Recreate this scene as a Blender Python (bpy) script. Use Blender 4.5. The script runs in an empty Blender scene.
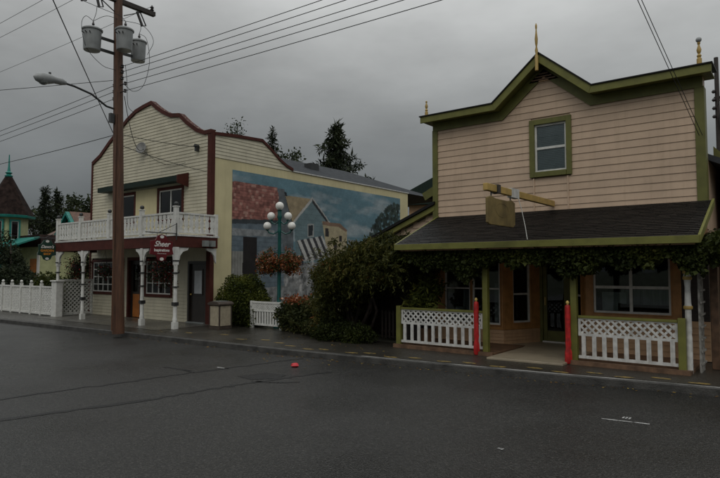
import bpy, bmesh, math, random
import numpy as np
from mathutils import Vector, Matrix
random.seed(7); rng = np.random.default_rng(11)
R = math.radians
S = bpy.context.scene
COL = S.collection

# ------------------------------------------------------------------ camera
EYE = 1.8
cd = bpy.data.cameras.new('camera'); cam = bpy.data.objects.new('camera', cd); COL.objects.link(cam)
cd.sensor_width = 36.0; cd.lens = 29.1; cd.clip_end = 2000; cd.clip_start = 0.05
cam.location = (0, 0, EYE)
cam.rotation_euler = (R(90 + 3.05), 0, R(37.67))
S.camera = cam

# ------------------------------------------------------------------ world: low overcast, sun lamp very soft
w = bpy.data.worlds.new('World'); S.world = w; w.use_nodes = True
nt = w.node_tree; nt.nodes.clear()
def N(tree, t, **k):
    n = tree.nodes.new(t)
    for a, b in k.items(): setattr(n, a, b)
    return n
out = N(nt, 'ShaderNodeOutputWorld'); bg = N(nt, 'ShaderNodeBackground')
sky = N(nt, 'ShaderNodeTexSky'); sky.sky_type = 'NISHITA'; sky.sun_disc = False
sky.sun_elevation = R(48); sky.sun_rotation = R(150); sky.dust_density = 4
tc = N(nt, 'ShaderNodeTexCoord'); sep = N(nt, 'ShaderNodeSeparateXYZ')
nt.links.new(tc.outputs['Generated'], sep.inputs[0])
# cloud deck: brighter overhead than at the horizon, soft streaks
ramp = N(nt, 'ShaderNodeValToRGB')
e = ramp.color_ramp.elements
e[0].position = 0.0; e[0].color = (0.128, 0.140, 0.145, 1)
e[1].position = 1.0; e[1].color = (0.92, 0.95, 0.955, 1)
for p, c in ((0.10, (0.142, 0.155, 0.160)), (0.20, (0.225, 0.237, 0.239)), (0.34, (0.41, 0.421, 0.417)), (0.46, (0.56, 0.570, 0.564)), (0.7, (0.78, 0.793, 0.785))):
    x = e.new(p); x.color = (*c, 1)
nt.links.new(sep.outputs['Z'], ramp.inputs[0])
mp = N(nt, 'ShaderNodeMapping'); mp.inputs['Scale'].default_value = (1.0, 1.0, 2.6); mp.inputs['Location'].default_value = (1.7, 5.3, 2.0)
nt.links.new(tc.outputs['Generated'], mp.inputs[0])
noi = N(nt, 'ShaderNodeTexNoise'); noi.inputs['Scale'].default_value = 1.7; noi.inputs['Detail'].default_value = 6; noi.inputs['Roughness'].default_value = 0.55
nt.links.new(mp.outputs[0], noi.inputs['Vector'])
mr = N(nt, 'ShaderNodeMapRange'); mr.inputs[1].default_value = 0.3; mr.inputs[2].default_value = 0.7; mr.inputs[3].default_value = 0.74; mr.inputs[4].default_value = 1.26
nt.links.new(noi.outputs['Fac'], mr.inputs[0])
mul = N(nt, 'ShaderNodeVectorMath', operation='SCALE')
nt.links.new(ramp.outputs[0], mul.inputs[0]); nt.links.new(mr.outputs[0], mul.inputs['Scale'])
ns = N(nt, 'ShaderNodeVectorMath', operation='SCALE'); ns.inputs['Scale'].default_value = 0.06
nt.links.new(sky.outputs[0], ns.inputs[0])
mx = N(nt, 'ShaderNodeMixRGB'); mx.inputs[0].default_value = 0.95
nt.links.new(ns.outputs[0], mx.inputs[1]); nt.links.new(mul.outputs[0], mx.inputs[2])
nt.links.new(mx.outputs[0], bg.inputs[0]); bg.inputs[1].default_value = 1.0
nt.links.new(bg.outputs[0], out.inputs[0])
sd = bpy.data.lights.new('sun', 'SUN'); sd.energy = 0.5; sd.angle = R(40); sd.color = (1.0, 0.97, 0.93)
sun = bpy.data.objects.new('sun', sd); COL.objects.link(sun)
az = R(150)
sun.rotation_euler = Vector((-math.sin(az) * math.cos(R(48)), -math.cos(az) * math.cos(R(48)), -math.sin(R(48)))).to_track_quat('-Z', 'Y').to_euler()
vs = S.view_settings; vs.view_transform = 'Standard'; vs.look = 'None'; vs.gamma = 1.0; vs.exposure = 0.0; vs.use_curve_mapping = False

# ------------------------------------------------------------------ materials
def srgb(h):
    h = h.lstrip('#'); v = [int(h[i:i + 2], 16) / 255 for i in (0, 2, 4)]
    return tuple(c / 12.92 if c <= .04045 else ((c + .055) / 1.055) ** 2.4 for c in v)
MATS = {}
def mat(name, c, rough=0.6, var=0.12, scale=6.0, bump=0.0, bscale=40.0, metal=0.0, spec=0.5, c2=None, stretch=(1, 1, 1), streak=0.0, attr=None, objvar=0.0):
    """painted / natural surface: base colour broken by two noises, optional drip streaks and fine relief"""
    m = bpy.data.materials.new(name); m.use_nodes = True; t = m.node_tree
    b = t.nodes['Principled BSDF']; b.inputs['Roughness'].default_value = rough; b.inputs['Metallic'].default_value = metal
    b.inputs['Specular IOR Level'].default_value = spec
    g = N(t, 'ShaderNodeNewGeometry'); mpn = N(t, 'ShaderNodeMapping'); mpn.inputs['Scale'].default_value = stretch
    t.links.new(g.outputs['Position'], mpn.inputs[0])
    n1 = N(t, 'ShaderNodeTexNoise'); n1.inputs['Scale'].default_value = scale; n1.inputs['Detail'].default_value = 5
    t.links.new(mpn.outputs[0], n1.inputs['Vector'])
    if c2 is None: c2 = tuple(max(0, v * (1 - 2.2 * var)) for v in c)
    cr = N(t, 'ShaderNodeMixRGB'); cr.inputs[1].default_value = (*c2, 1); cr.inputs[2].default_value = (*[min(1, v * (1 + var * .5)) for v in c], 1)
    r1 = N(t, 'ShaderNodeMapRange'); r1.inputs[1].default_value = 0.32; r1.inputs[2].default_value = 0.62
    src = n1.outputs['Fac']
    if attr:
        at = N(t, 'ShaderNodeAttribute'); at.attribute_name = attr; ad = N(t, 'ShaderNodeMath', operation='MULTIPLY_ADD')
        t.links.new(at.outputs['Fac'], ad.inputs[0]); ad.inputs[1].default_value = 0.5; 
        sc = N(t, 'ShaderNodeMath', operation='MULTIPLY'); t.links.new(n1.outputs['Fac'], sc.inputs[0]); sc.inputs[1].default_value = 0.5
        t.links.new(sc.outputs[0], ad.inputs[2]); src = ad.outputs[0]
    t.links.new(src, r1.inputs[0]); t.links.new(r1.outputs[0], cr.inputs[0])
    col = cr.outputs[0]
    if streak:
        m2 = N(t, 'ShaderNodeMapping'); m2.inputs['Scale'].default_value = (9, 9, .7); t.links.new(g.outputs['Position'], m2.inputs[0])
        n2 = N(t, 'ShaderNodeTexNoise'); n2.inputs['Scale'].default_value = 1.6; n2.inputs['Detail'].default_value = 4; t.links.new(m2.outputs[0], n2.inputs['Vector'])
        r2 = N(t, 'ShaderNodeMapRange'); r2.inputs[1].default_value = .5; r2.inputs[2].default_value = .75; r2.inputs[4].default_value = streak; t.links.new(n2.outputs['Fac'], r2.inputs[0])
        x2 = N(t, 'ShaderNodeMixRGB', blend_type='MULTIPLY'); x2.inputs[2].default_value = (.52, .49, .43, 1); t.links.new(r2.outputs[0], x2.inputs[0]); t.links.new(col, x2.inputs[1]); col = x2.outputs[0]
    if objvar:
        oi = N(t, 'ShaderNodeObjectInfo'); r3 = N(t, 'ShaderNodeMapRange'); r3.inputs[3].default_value = 1 - objvar; r3.inputs[4].default_value = 1 + objvar * .6; t.links.new(oi.outputs['Random'], r3.inputs[0])
        x3 = N(t, 'ShaderNodeVectorMath', operation='SCALE'); t.links.new(col, x3.inputs[0]); t.links.new(r3.outputs[0], x3.inputs['Scale']); col = x3.outputs[0]
    t.links.new(col, b.inputs['Base Color'])
    if bump:
        n3 = N(t, 'ShaderNodeTexNoise'); n3.inputs['Scale'].default_value = bscale; n3.inputs['Detail'].default_value = 4; t.links.new(mpn.outputs[0], n3.inputs['Vector'])
        bp = N(t, 'ShaderNodeBump'); bp.inputs['Strength'].default_value = bump; bp.inputs['Distance'].default_value = .02; t.links.new(n3.outputs['Fac'], bp.inputs['Height']); t.links.new(bp.outputs[0], b.inputs['Normal'])
    MATS[name] = m; return m

def leafmat(name, cols, rough=.6, trans=.25):
    m = bpy.data.materials.new(name); m.use_nodes = True; t = m.node_tree; b = t.nodes['Principled BSDF']
    at = N(t, 'ShaderNodeAttribute'); at.attribute_name = 'rnd'; cr = N(t, 'ShaderNodeValToRGB'); el = cr.color_ramp.elements
    for i, (p, c) in enumerate(cols):
        if i < 2: el[i].position = p; el[i].color = (*c, 1)
        else: q = el.new(p); q.color = (*c, 1)
    t.links.new(at.outputs['Fac'], cr.inputs[0]); t.links.new(cr.outputs[0], b.inputs['Base Color'])
    b.inputs['Roughness'].default_value = rough; b.inputs['Specular IOR Level'].default_value = .16
    tr = N(t, 'ShaderNodeBsdfTranslucent'); t.links.new(cr.outputs[0], tr.inputs[0]); ms = N(t, 'ShaderNodeMixShader'); ms.inputs[0].default_value = trans
    t.links.new(b.outputs[0], ms.inputs[1]); t.links.new(tr.outputs[0], ms.inputs[2]); t.links.new(ms.outputs[0], t.nodes['Material Output'].inputs[0])
    MATS[name] = m; return m

def glassmat(name, tint=(.75, .8, .8), refl=1.5):
    m = bpy.data.materials.new(name); m.use_nodes = True; t = m.node_tree; t.nodes.remove(t.nodes['Principled BSDF'])
    tr = N(t, 'ShaderNodeBsdfTransparent'); tr.inputs[0].default_value = (*tint, 1); gl = N(t, 'ShaderNodeBsdfGlossy'); gl.inputs['Roughness'].default_value = .02
    fr = N(t, 'ShaderNodeFresnel'); fr.inputs[0].default_value = refl
    g = N(t, 'ShaderNodeNewGeometry'); nz = N(t, 'ShaderNodeTexNoise'); nz.inputs['Scale'].default_value = 1.3; t.links.new(g.outputs['Position'], nz.inputs['Vector'])
    bp = N(t, 'ShaderNodeBump'); bp.inputs['Strength'].default_value = .06; bp.inputs['Distance'].default_value = .05; t.links.new(nz.outputs['Fac'], bp.inputs['Height']); t.links.new(bp.outputs[0], gl.inputs['Normal'])
    ms = N(t, 'ShaderNodeMixShader'); t.links.new(fr.outputs[0], ms.inputs[0]); t.links.new(tr.outputs[0], ms.inputs[1]); t.links.new(gl.outputs[0], ms.inputs[2])
    t.links.new(ms.outputs[0], t.nodes['Material Output'].inputs[0]); MATS[name] = m; return m

mat('cream', (.56, .52, .39), .55, .06, 3, streak=.22)
mat('yellow_wall', (.62, .55, .32), .6, .05, 1.5, bump=.15, streak=.2)
mat('maroon', (.072, .018, .012), .7, .12, 5, spec=.25)
mat('pink', (.55, .405, .285), .55, .05, 2.5, streak=.2, objvar=.06)
mat('olive', (.125, .125, .026), .55, .1, 5, streak=.15)
mat('olive_light', (.155, .155, .03), .55, .1, 5)
mat('white_paint', (.66, .66, .62), .5, .08, 8, streak=.3)
mat('white_old', (.60, .60, .57), .6, .12, 10, streak=.5)
mat('white_worn', (.33, .32, .29), .7, .3, 9, streak=.6)
mat('dark_band', (.025, .025, .025), .5)
mat('orange_trim', (.42, .205, .065), .5, .12, 6, streak=.2)
mat('peach', (.50, .31, .17), .55, .08, 4, streak=.25)
mat('mustard', (.46, .31, .09), .5, .12, 6, streak=.2)
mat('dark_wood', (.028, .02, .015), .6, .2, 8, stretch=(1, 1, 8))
mat('brown_board', (.16, .09, .05), .55, .2, 8)
mat('sign_brown', (.20, .145, .05), .6, .22, 3.2, streak=.3)
mat('sign_faded', (.175, .125, .045), .6, .3, 6)
mat('red_cloth', (.48, .012, .012), .6, .18, 14)
mat('gold', (.6, .42, .12), .35, .1)
mat('pole_wood', (.105, .046, .022), .6, .22, 9, bump=.4, bscale=60, stretch=(4, 4, .25))
mat('steel_grey', (.33, .345, .345), .4, .08, 5, streak=.2)
mat('dish_grey', (.24, .24, .23), .6, .15)
mat('dark_metal', (.03, .032, .032), .4, .1)
mat('insulator', (.035, .03, .03), .25, .1)
mat('wire', (.012, .012, .012), .6, .0)
mat('teal_post', (.006, .085, .075), .35, .1)
mat('teal', (.012, .20, .165), .5, .1)
mat('globe', (.78, .77, .72), .25, .03)
mat('bin_panel', (.36, .31, .22), .6, .1, 12, bump=.3, bscale=80)
mat('bin_dark', (.06, .045, .035), .4, .1)
mat('lid', (.22, .24, .23), .25, .05)
mat('shingle_dark', (.013, .011, .0095), .5, .3, 14, c2=(.006, .0055, .005), attr='rnd', spec=.28)
mat('roof_grey', (.055, .06, .066), .85, .15, 5, spec=.1)
mat('roof_brown', (.145, .075, .048), .6, .2, 6)
mat('roof_turret', (.028, .018, .015), .85, .3, 4, spec=.1)
mat('pale_green_wall', (.45, .47, .25), .6, .08, 3)
mat('green_awning', (.012, .024, .018), .6, .1, spec=.2)
mat('door_dark', (.028, .022, .018), .35, .12)
mat('orange_panel', (.40, .13, .02), .5, .1)
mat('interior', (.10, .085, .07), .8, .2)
mat('curtain', (.42, .42, .40), .85, .15, 5, stretch=(14, 14, .4))
mat('blind', (.55, .58, .60), .5, .06)
mat('paper', (.45, .45, .42), .7, .15, 5)
mat('soil', (.045, .035, .025), .9, .3, 6, bump=.8, bscale=25)
mat('bark', (.06, .045, .035), .8, .3, 8, bump=.6, bscale=30)
mat('sign_red', (.115, .008, .011), .4, .08)
mat('sign_white', (.72, .70, .66), .5, .03)
mat('sign_green', (.012, .045, .03), .4, .08)
mat('sign_orange', (.62, .24, .03), .5, .03)
mat('tan_siding', (.42, .34, .23), .6, .08)
mat('brown_wall', (.20, .11, .075), .6, .15)
mat('concrete_landing', (.33, .28, .20), .35, .1, 4, bump=.1)
mat('kerb_concrete', (.055, .053, .048), .6, .25, 5, bump=.4)
mat('kerb_white', (.34, .335, .32), .6, .38, 2.2, c2=(.10, .10, .095))
mat('paint_yellow', (.26, .18, .05), .5, .3, 14, c2=(.055, .05, .035))
mat('paint_white', (.42, .42, .41), .6, .4, 22, c2=(.05, .05, .05))
mat('scrap_red', (.55, .02, .03), .5)
mat('flower_red', (.45, .02, .02), .5)
glassmat('glass'); glassmat('glass_dark', (.35, .38, .38), 1.6)
leafmat('leaf_vine', [(0, (.014, .020, .005)), (1, (.13, .125, .030)), (.45, (.040, .052, .011)), (.8, (.075, .086, .018))])
leafmat('leaf_wisteria', [(0, (.014, .019, .005)), (1, (.19, .075, .022)), (.35, (.042, .048, .010)), (.65, (.090, .086, .017)), (.85, (.115, .078, .020))])
leafmat('leaf_bush', [(0, (.016, .024, .005)), (1, (.18, .18, .03)), (.5, (.062, .078, .013))])
leafmat('leaf_hedge', [(0, (.014, .020, .006)), (1, (.17, .145, .06)), (.5, (.050, .058, .017))])
leafmat('leaf_flower', [(0, (.03, .05, .015)), (1, (.62, .38, .26)), (.38, (.06, .07, .018)), (.5, (.20, .05, .018)), (.86, (.27, .085, .028))])
leafmat('leaf_basket', [(0, (.012, .025, .010)), (1, (.20, .012, .014)), (.62, (.022, .030, .010)), (.8, (.07, .010, .010))])
leafmat('leaf_conifer', [(0, (.010, .016, .008)), (1, (.048, .056, .022)), (.5, (.022, .031, .013))], trans=.1)
leafmat('leaf_tree', [(0, (.018, .028, .012)), (1, (.08, .09, .035)), (.5, (.035, .048, .02))])
leafmat('leaf_fallen', [(0, (.10, .05, .015)), (1, (.36, .26, .06)), (.5, (.22, .12, .03))], trans=.0)

def roadmat(name, base, light, rough_lo, rough_hi, patch=.35):
    m = bpy.data.materials.new(name); m.use_nodes = True; t = m.node_tree; b = t.nodes['Principled BSDF']
    g = N(t, 'ShaderNodeNewGeometry')
    big = N(t, 'ShaderNodeTexNoise'); big.inputs['Scale'].default_value = patch; big.inputs['Detail'].default_value = 6; t.links.new(g.outputs['Position'], big.inputs['Vector'])
    fine = N(t, 'ShaderNodeTexVoronoi'); fine.inputs['Scale'].default_value = 70; t.links.new(g.outputs['Position'], fine.inputs['Vector'])
    fn = N(t, 'ShaderNodeTexNoise'); fn.inputs['Scale'].default_value = 28; fn.inputs['Detail'].default_value = 6; t.links.new(g.outputs['Position'], fn.inputs['Vector'])
    sep2 = N(t, 'ShaderNodeSeparateColor'); t.links.new(fine.outputs['Color'], sep2.inputs[0])
    r1 = N(t, 'ShaderNodeMapRange'); r1.inputs[1].default_value = .3; r1.inputs[2].default_value = .7; r1.inputs[3].default_value = .72; r1.inputs[4].default_value = 1.25; t.links.new(big.outputs['Fac'], r1.inputs[0])
    c1 = N(t, 'ShaderNodeMixRGB'); c1.inputs[1].default_value = (*base, 1); c1.inputs[2].default_value = (*light, 1)
    pw = N(t, 'ShaderNodeMath', operation='POWER'); t.links.new(sep2.outputs[0], pw.inputs[0]); pw.inputs[1].default_value = 4; t.links.new(pw.outputs[0], c1.inputs[0])
    sc = N(t, 'ShaderNodeVectorMath', operation='SCALE'); t.links.new(c1.outputs[0], sc.inputs[0]); t.links.new(r1.outputs[0], sc.inputs['Scale']); t.links.new(sc.outputs[0], b.inputs['Base Color'])
    rr = N(t, 'ShaderNodeMapRange'); rr.inputs[1].default_value = .35; rr.inputs[2].default_value = .65; rr.inputs[3].default_value = rough_lo; rr.inputs[4].default_value = rough_hi; t.links.new(big.outputs['Fac'], rr.inputs[0]); t.links.new(rr.outputs[0], b.inputs['Roughness']); b.inputs['Specular IOR Level'].default_value = .36
    mxh = N(t, 'ShaderNodeMath', operation='ADD'); t.links.new(fn.outputs['Fac'], mxh.inputs[0]); t.links.new(fine.outputs['Distance'], mxh.inputs[1])
    bp = N(t, 'ShaderNodeBump'); bp.inputs['Strength'].default_value = .55; bp.inputs['Distance'].default_value = .012; t.links.new(mxh.outputs[0], bp.inputs['Height']); t.links.new(bp.outputs[0], b.inputs['Normal'])
    MATS[name] = m
roadmat('asphalt', (.018, .0178, .0165), (.060, .058, .053), .22, .60)
roadmat('asphalt_seam', (.008, .008, .008), (.018, .018, .018), .4, .6)
roadmat('sidewalk_mat', (.034, .031, .025), (.06, .055, .046), .16, .5, .5)
roadmat('wet_concrete', (.085, .08, .068), (.13, .122, .108), .16, .4, .7)
mat('ground_mat', (.045, .055, .025), .9, .3, 1.2)
mat('yard_mat', (.05, .05, .03), .9, .3, 2.5, bump=.6, bscale=14)

# ------------------------------------------------------------------ mesh helpers
LOC = {}
def loc_of(o): return LOC.get(o.name, Vector((0, 0, 0))) if o else Vector((0, 0, 0))
class MB:
    def __init__(s): s.v = []; s.f = []
    def add(s, vs, fs):
        o = len(s.v); s.v += [tuple(map(float, p)) for p in vs]; s.f += [tuple(i + o for i in f) for f in fs]; return s
    def box(s, x0, x1, y0, y1, z0, z1):
        return s.add([(x0, y0, z0), (x1, y0, z0), (x1, y1, z0), (x0, y1, z0), (x0, y0, z1), (x1, y0, z1), (x1, y1, z1), (x0, y1, z1)],
                     [(0, 3, 2, 1), (4, 5, 6, 7), (0, 1, 5, 4), (1, 2, 6, 5), (2, 3, 7, 6), (3, 0, 4, 7)])
    def fbox(s, fr, u0, u1, n0, n1, z0, z1):          # box in a wall frame: u along the wall, n out of it
        ox, oy, ux, uy = fr; nx, ny = uy, -ux; P = []
        for z in (z0, z1):
            for (u, n) in ((u0, n1), (u1, n1), (u1, n0), (u0, n0)): P.append((ox + ux * u + nx * n, oy + uy * u + ny * n, z))
        return s.add(P, [(0, 3, 2, 1), (4, 5, 6, 7), (0, 1, 5, 4), (1, 2, 6, 5), (2, 3, 7, 6), (3, 0, 4, 7)])
    def bar(s, p, q, w, h=None, up=(0, 0, 1)):
        h = h or w; p = Vector(p); q = Vector(q); d = (q - p).normalized(); u = Vector(up)
        if abs(d.dot(u)) > .98: u = Vector((0, 1, 0))
        a = d.cross(u).normalized() * (w / 2); b = a.cross(d).normalized() * (h / 2)
        P = [p - a - b, p + a - b, p + a + b, p - a + b, q - a - b, q + a - b, q + a + b, q - a + b]
        return s.add(P, [(0, 3, 2, 1), (4, 5, 6, 7), (0, 1, 5, 4), (1, 2, 6, 5), (2, 3, 7, 6), (3, 0, 4, 7)])
    def prism(s, poly, ax, a, b):                      # polygon in the plane normal to ax, extruded a..b
        n = len(poly)
        def P(p, t): return {'y': (p[0], t, p[1]), 'x': (t, p[0], p[1]), 'z': (p[0], p[1], t)}[ax]
        return s.add([P(p, a) for p in poly] + [P(p, b) for p in poly],
                     [tuple(range(n)), tuple(range(2 * n - 1, n - 1, -1))] + [(i, i + n, (i + 1) % n + n, (i + 1) % n) for i in range(n)])
    def tube(s, pts, r, n=8, cap=True):
        pts = [Vector(p) for p in pts]; m = len(pts)
        rs = r if isinstance(r, (list, tuple)) else [r] * m
        P = []; prev = None
        for i, p in enumerate(pts):
            d = (pts[min(i + 1, m - 1)] - pts[max(i - 1, 0)]).normalized()
            if prev is None: a = d.orthogonal().normalized()
            else: a = (prev - d * prev.dot(d)).normalized()
            prev = a; b = d.cross(a)
            for k in range(n):
                t = 2 * math.pi * k / n; P.append(p + (a * math.cos(t) + b * math.sin(t)) * rs[i])
        F = [(i * n + k, i * n + (k + 1) % n, (i + 1) * n + (k + 1) % n, (i + 1) * n + k) for i in range(m - 1) for k in range(n)]
        if cap: F += [tuple(range(n - 1, -1, -1)), tuple(range((m - 1) * n, m * n))]
        return s.add(P, F)
    def lathe(s, x, y, prof, n=14):
        return s.tube_prof(x, y, prof, n)
    def tube_prof(s, x, y, prof, n):
        P = [(x + r * math.cos(2 * math.pi * k / n), y + r * math.sin(2 * math.pi * k / n), z) for (r, z) in prof for k in range(n)]
        m = len(prof)
        F = [(i * n + k, i * n + (k + 1) % n, (i + 1) * n + (k + 1) % n, (i + 1) * n + k) for i in range(m - 1) for k in range(n)]
        F += [tuple(range(n - 1, -1, -1)), tuple(range((m - 1) * n, m * n))]
        return s.add(P, F)
    def ball(s, c, r, n=12, m=8, sq=1.0):
        return s.tube_prof(c[0], c[1], [(max(1e-4, r * math.sin(math.pi * i / m)), c[2] - r * sq * math.cos(math.pi * i / m)) for i in range(m + 1)], n)
    def build(s, name, material, parent=None, smooth=False, bevel=0, rnd=False):
        L = loc_of(parent); me = bpy.data.meshes.new(name)
        me.from_pydata([(p[0] - L.x, p[1] - L.y, p[2] - L.z) for p in s.v], [], s.f); me.update()
        bm = bmesh.new(); bm.from_mesh(me); bmesh.ops.recalc_face_normals(bm, faces=bm.faces); bm.to_mesh(me); bm.free()
        me.materials.append(MATS[material])
        if smooth:
            me.polygons.foreach_set('use_smooth', [True] * len(me.polygons))
            try: me.set_sharp_from_angle(angle=R(38))
            except Exception: pass
        o = bpy.data.objects.new(name, me); COL.objects.link(o)
        if parent: o.parent = parent
        LOC[o.name] = L
        if bevel:
            b = o.modifiers.new('bevel', 'BEVEL'); b.width = bevel; b.segments = 1; b.limit_method = 'ANGLE'
        return o
def tag(o, label=None, cat=None, group=None, kind=None):
    if label: o['label'] = label
    if cat: o['category'] = cat
    if group: o['group'] = group
    if kind: o['kind'] = kind
    return o
def thing(name, label, cat, loc, group=None):
    o = bpy.data.objects.new(name, None); COL.objects.link(o); o.location = loc; o.empty_display_size = .2
    LOC[o.name] = Vector(loc); return tag(o, label, cat, group)
def piece(name, me, world, parent, rot=None):           # an object sharing mesh data, placed in world space
    o = bpy.data.objects.new(name, me); COL.objects.link(o); o.parent = parent; o.location = Vector(world) - loc_of(parent)
    if rot: o.rotation_euler = rot
    LOC[o.name] = Vector(world); return o
def mesh_of(mb, material, name='piece'):
    me = bpy.data.meshes.new(name); me.from_pydata(mb.v, [], mb.f); me.update()
    bm = bmesh.new(); bm.from_mesh(me); bmesh.ops.recalc_face_normals(bm, faces=bm.faces); bm.to_mesh(me); bm.free()
    me.materials.append(MATS[material]); return me
def one(name, mb, material, label, cat, group=None, **k):
    o = mb.build(name, material, **k); return tag(o, label, cat, group)

def leaves(name, P, size, material, parent, aspect=.55, droop=0.0, rnd=None, jit=.35, out=None):
    """one mesh of leaf-shaped folded faces at the points P"""
    P = np.asarray(P, float); n = len(P); L = np.array(loc_of(parent))
    d = rng.normal(size=(n, 3)); 
    if out is not None: d = d * .8 + out
    d[:, 2] -= droop; d /= np.linalg.norm(d, axis=1)[:, None] + 1e-9
    q = rng.normal(size=(n, 3)); s = np.cross(d, q); s /= np.linalg.norm(s, axis=1)[:, None] + 1e-9
    nn = np.cross(d, s); ln = size * (1 + jit * rng.normal(size=n)).clip(.45, 1.9); wd = ln * aspect * .5
    a = P - L; tip = a + d * ln[:, None]; mid = a + d * (ln * .45)[:, None]
    l = mid + s * wd[:, None] + nn * (wd * .35)[:, None]; r = mid - s * wd[:, None] + nn * (wd * .35)[:, None]
    V = np.stack([a, l, tip, r], 1).reshape(-1, 3)
    me = bpy.data.meshes.new(name); me.vertices.add(4 * n); me.vertices.foreach_set('co', V.ravel().astype(np.float32))
    b = np.arange(n) * 4; T = np.stack([b, b + 2, b + 1, b, b + 3, b + 2], 1).ravel().astype(np.int32)
    me.loops.add(6 * n); me.loops.foreach_set('vertex_index', T); me.polygons.add(2 * n)
    me.polygons.foreach_set('loop_start', np.arange(0, 6 * n, 3, dtype=np.int32)); me.update(calc_edges=True)
    at = me.attributes.new('rnd', 'FLOAT', 'POINT'); rv = rng.random(n) if rnd is None else np.clip(np.asarray(rnd) + rng.normal(size=n) * .13, 0, 1)
    at.data.foreach_set('value', np.repeat(rv, 4).astype(np.float32))
    me.materials.append(MATS[material]); o = bpy.data.objects.new(name, me); COL.objects.link(o)
    if parent: o.parent = parent
    LOC[o.name] = Vector(L); return o
def hash3(P, f):                                        # cheap smooth noise in -1..1 to break foliage into clumps
    x, y, z = (P * f).T
    return (np.sin(x * 1.7 + 1.3 * np.sin(y * 1.1 + z)) + np.sin(y * 2.3 + 1.7 * np.sin(z * 1.3 + x * .7)) + np.sin(z * 1.9 + 1.1 * np.sin(x * 1.9 + y * .6))) / 3
def blob(n, c, r, shell=.55, lump=3.0, amt=.22, zmin=None):
    d = rng.normal(size=(n, 3)); d /= np.linalg.norm(d, axis=1)[:, None]
    t = shell + (1 - shell) * rng.random(n) ** .6
    k = 1 + amt * hash3(d + np.array(c) * .37, lump)
    P = np.array(c) + d * np.array(r) * (t * k)[:, None]
    if zmin is not None: P = P[P[:, 2] > zmin]
    return P

# window in a wall frame: window(casing) > sash, muntin, pane, curtain
def window(parent, fr, u0, u1, z0, z1, cas=.09, casm='maroon', sashm='white_paint', nu=1, nz=2, glass='glass', back=None, depth=.10, mut=.025, name='window', casn=.035, midrail=None):
    b = MB()
    if cas:
        b.fbox(fr, u0 - cas, u0, -depth, casn, z0 - cas, z1 + cas); b.fbox(fr, u1, u1 + cas, -depth, casn, z0 - cas, z1 + cas)
        b.fbox(fr, u0, u1, -depth, casn, z1, z1 + cas); b.fbox(fr, u0, u1, -depth, casn + .02, z0 - cas, z0)
    else: b.fbox(fr, u0, u1, -depth, .01, z0 - .02, z0)
    o = b.build(name, casm, parent, bevel=.004)
    s = .04; b = MB()
    b.fbox(fr, u0, u0 + s, -.05, 0, z0, z1); b.fbox(fr, u1 - s, u1, -.05, 0, z0, z1); b.fbox(fr, u0 + s, u1 - s, -.05, 0, z1 - s, z1); b.fbox(fr, u0 + s, u1 - s, -.05, 0, z0, z0 + s)
    b.build('sash', sashm, o)
    mm = []
    for i in range(1, nu): uu = u0 + (u1 - u0) * i / nu; b = MB(); b.fbox(fr, uu - mut / 2, uu + mut / 2, -.044, -.006, z0 + s, z1 - s); b.build('muntin', sashm, o)
    zs = midrail if midrail else [z0 + (z1 - z0) * i / nz for i in range(1, nz)]
    for zz in zs: b = MB(); b.fbox(fr, u0 + s, u1 - s, -.042, -.004, zz - mut / 2, zz + mut / 2); b.build('muntin', sashm, o)
    b = MB(); b.fbox(fr, u0 + s, u1 - s, -.032, -.026, z0 + s, z1 - s); b.build('pane', glass, o)
    if back: b = MB(); b.fbox(fr, u0 - .02, u1 + .02, -depth - .02, -depth, z0 - .02, z1 + .02); b.build('backing', back, o)
    return o

def text(body, size, material, parent, world, shear=0.0, rot=(90, 0, 90), align='CENTER', depth=.002, offset=0.0, spacing=1.0):
    cu = bpy.data.curves.new('lettering', 'FONT'); cu.body = body; cu.size = size; cu.shear = shear; cu.align_x = align; cu.align_y = 'CENTER'; cu.extrude = depth; cu.offset = offset; cu.space_character = spacing
    t = bpy.data.objects.new('lettering', cu); COL.objects.link(t)
    dg = bpy.context.evaluated_depsgraph_get(); me = bpy.data.meshes.new_from_object(t.evaluated_get(dg)); bpy.data.objects.remove(t); bpy.data.curves.remove(cu)
    me.materials.clear(); me.materials.append(MATS[material])
    return piece('lettering', me, world, parent, tuple(R(a) for a in rot))

# clapboard rows on a wall frame. outline(z) -> (u0, u1); holes = [(u0,u1,z0,z1)]
def clap_rows(fr, z0, z1, ex, outline, holes=(), proud=.02):
    rows = []; z = z0
    while z < z1 - .01:
        zt = min(z + ex, z1); zm = (z + zt) / 2; a, b = outline(zm)
        if b - a > .05:
            ints = [(a, b)]
            for (h0, h1, hz0, hz1) in holes:
                if hz0 < zm < hz1:
                    new = []
                    for (p, q) in ints:
                        if h1 <= p or h0 >= q: new.append((p, q)); continue
                        if h0 > p: new.append((p, h0))
                        if h1 < q: new.append((h1, q))
                    ints = new
            for (p, q) in ints:
                if q - p > .03: rows.append((p, q, z, zt))
        z = zt
    return rows
def clap_into(mb, fr, p, q, z, zt, proud=.02):
    ox, oy, ux, uy = fr; nx, ny = uy, -ux
    def W(u, n, zz): return (ox + ux * u + nx * n, oy + uy * u + ny * n, zz)
    vs = []
    for u in (p, q): vs += [W(u, proud, z), W(u, .004, zt), W(u, -.012, zt), W(u, -.012, z)]
    mb.add(vs, [(0, 1, 5, 4), (1, 2, 6, 5), (2, 3, 7, 6), (3, 0, 4, 7), (0, 3, 2, 1), (4, 5, 6, 7)])

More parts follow.
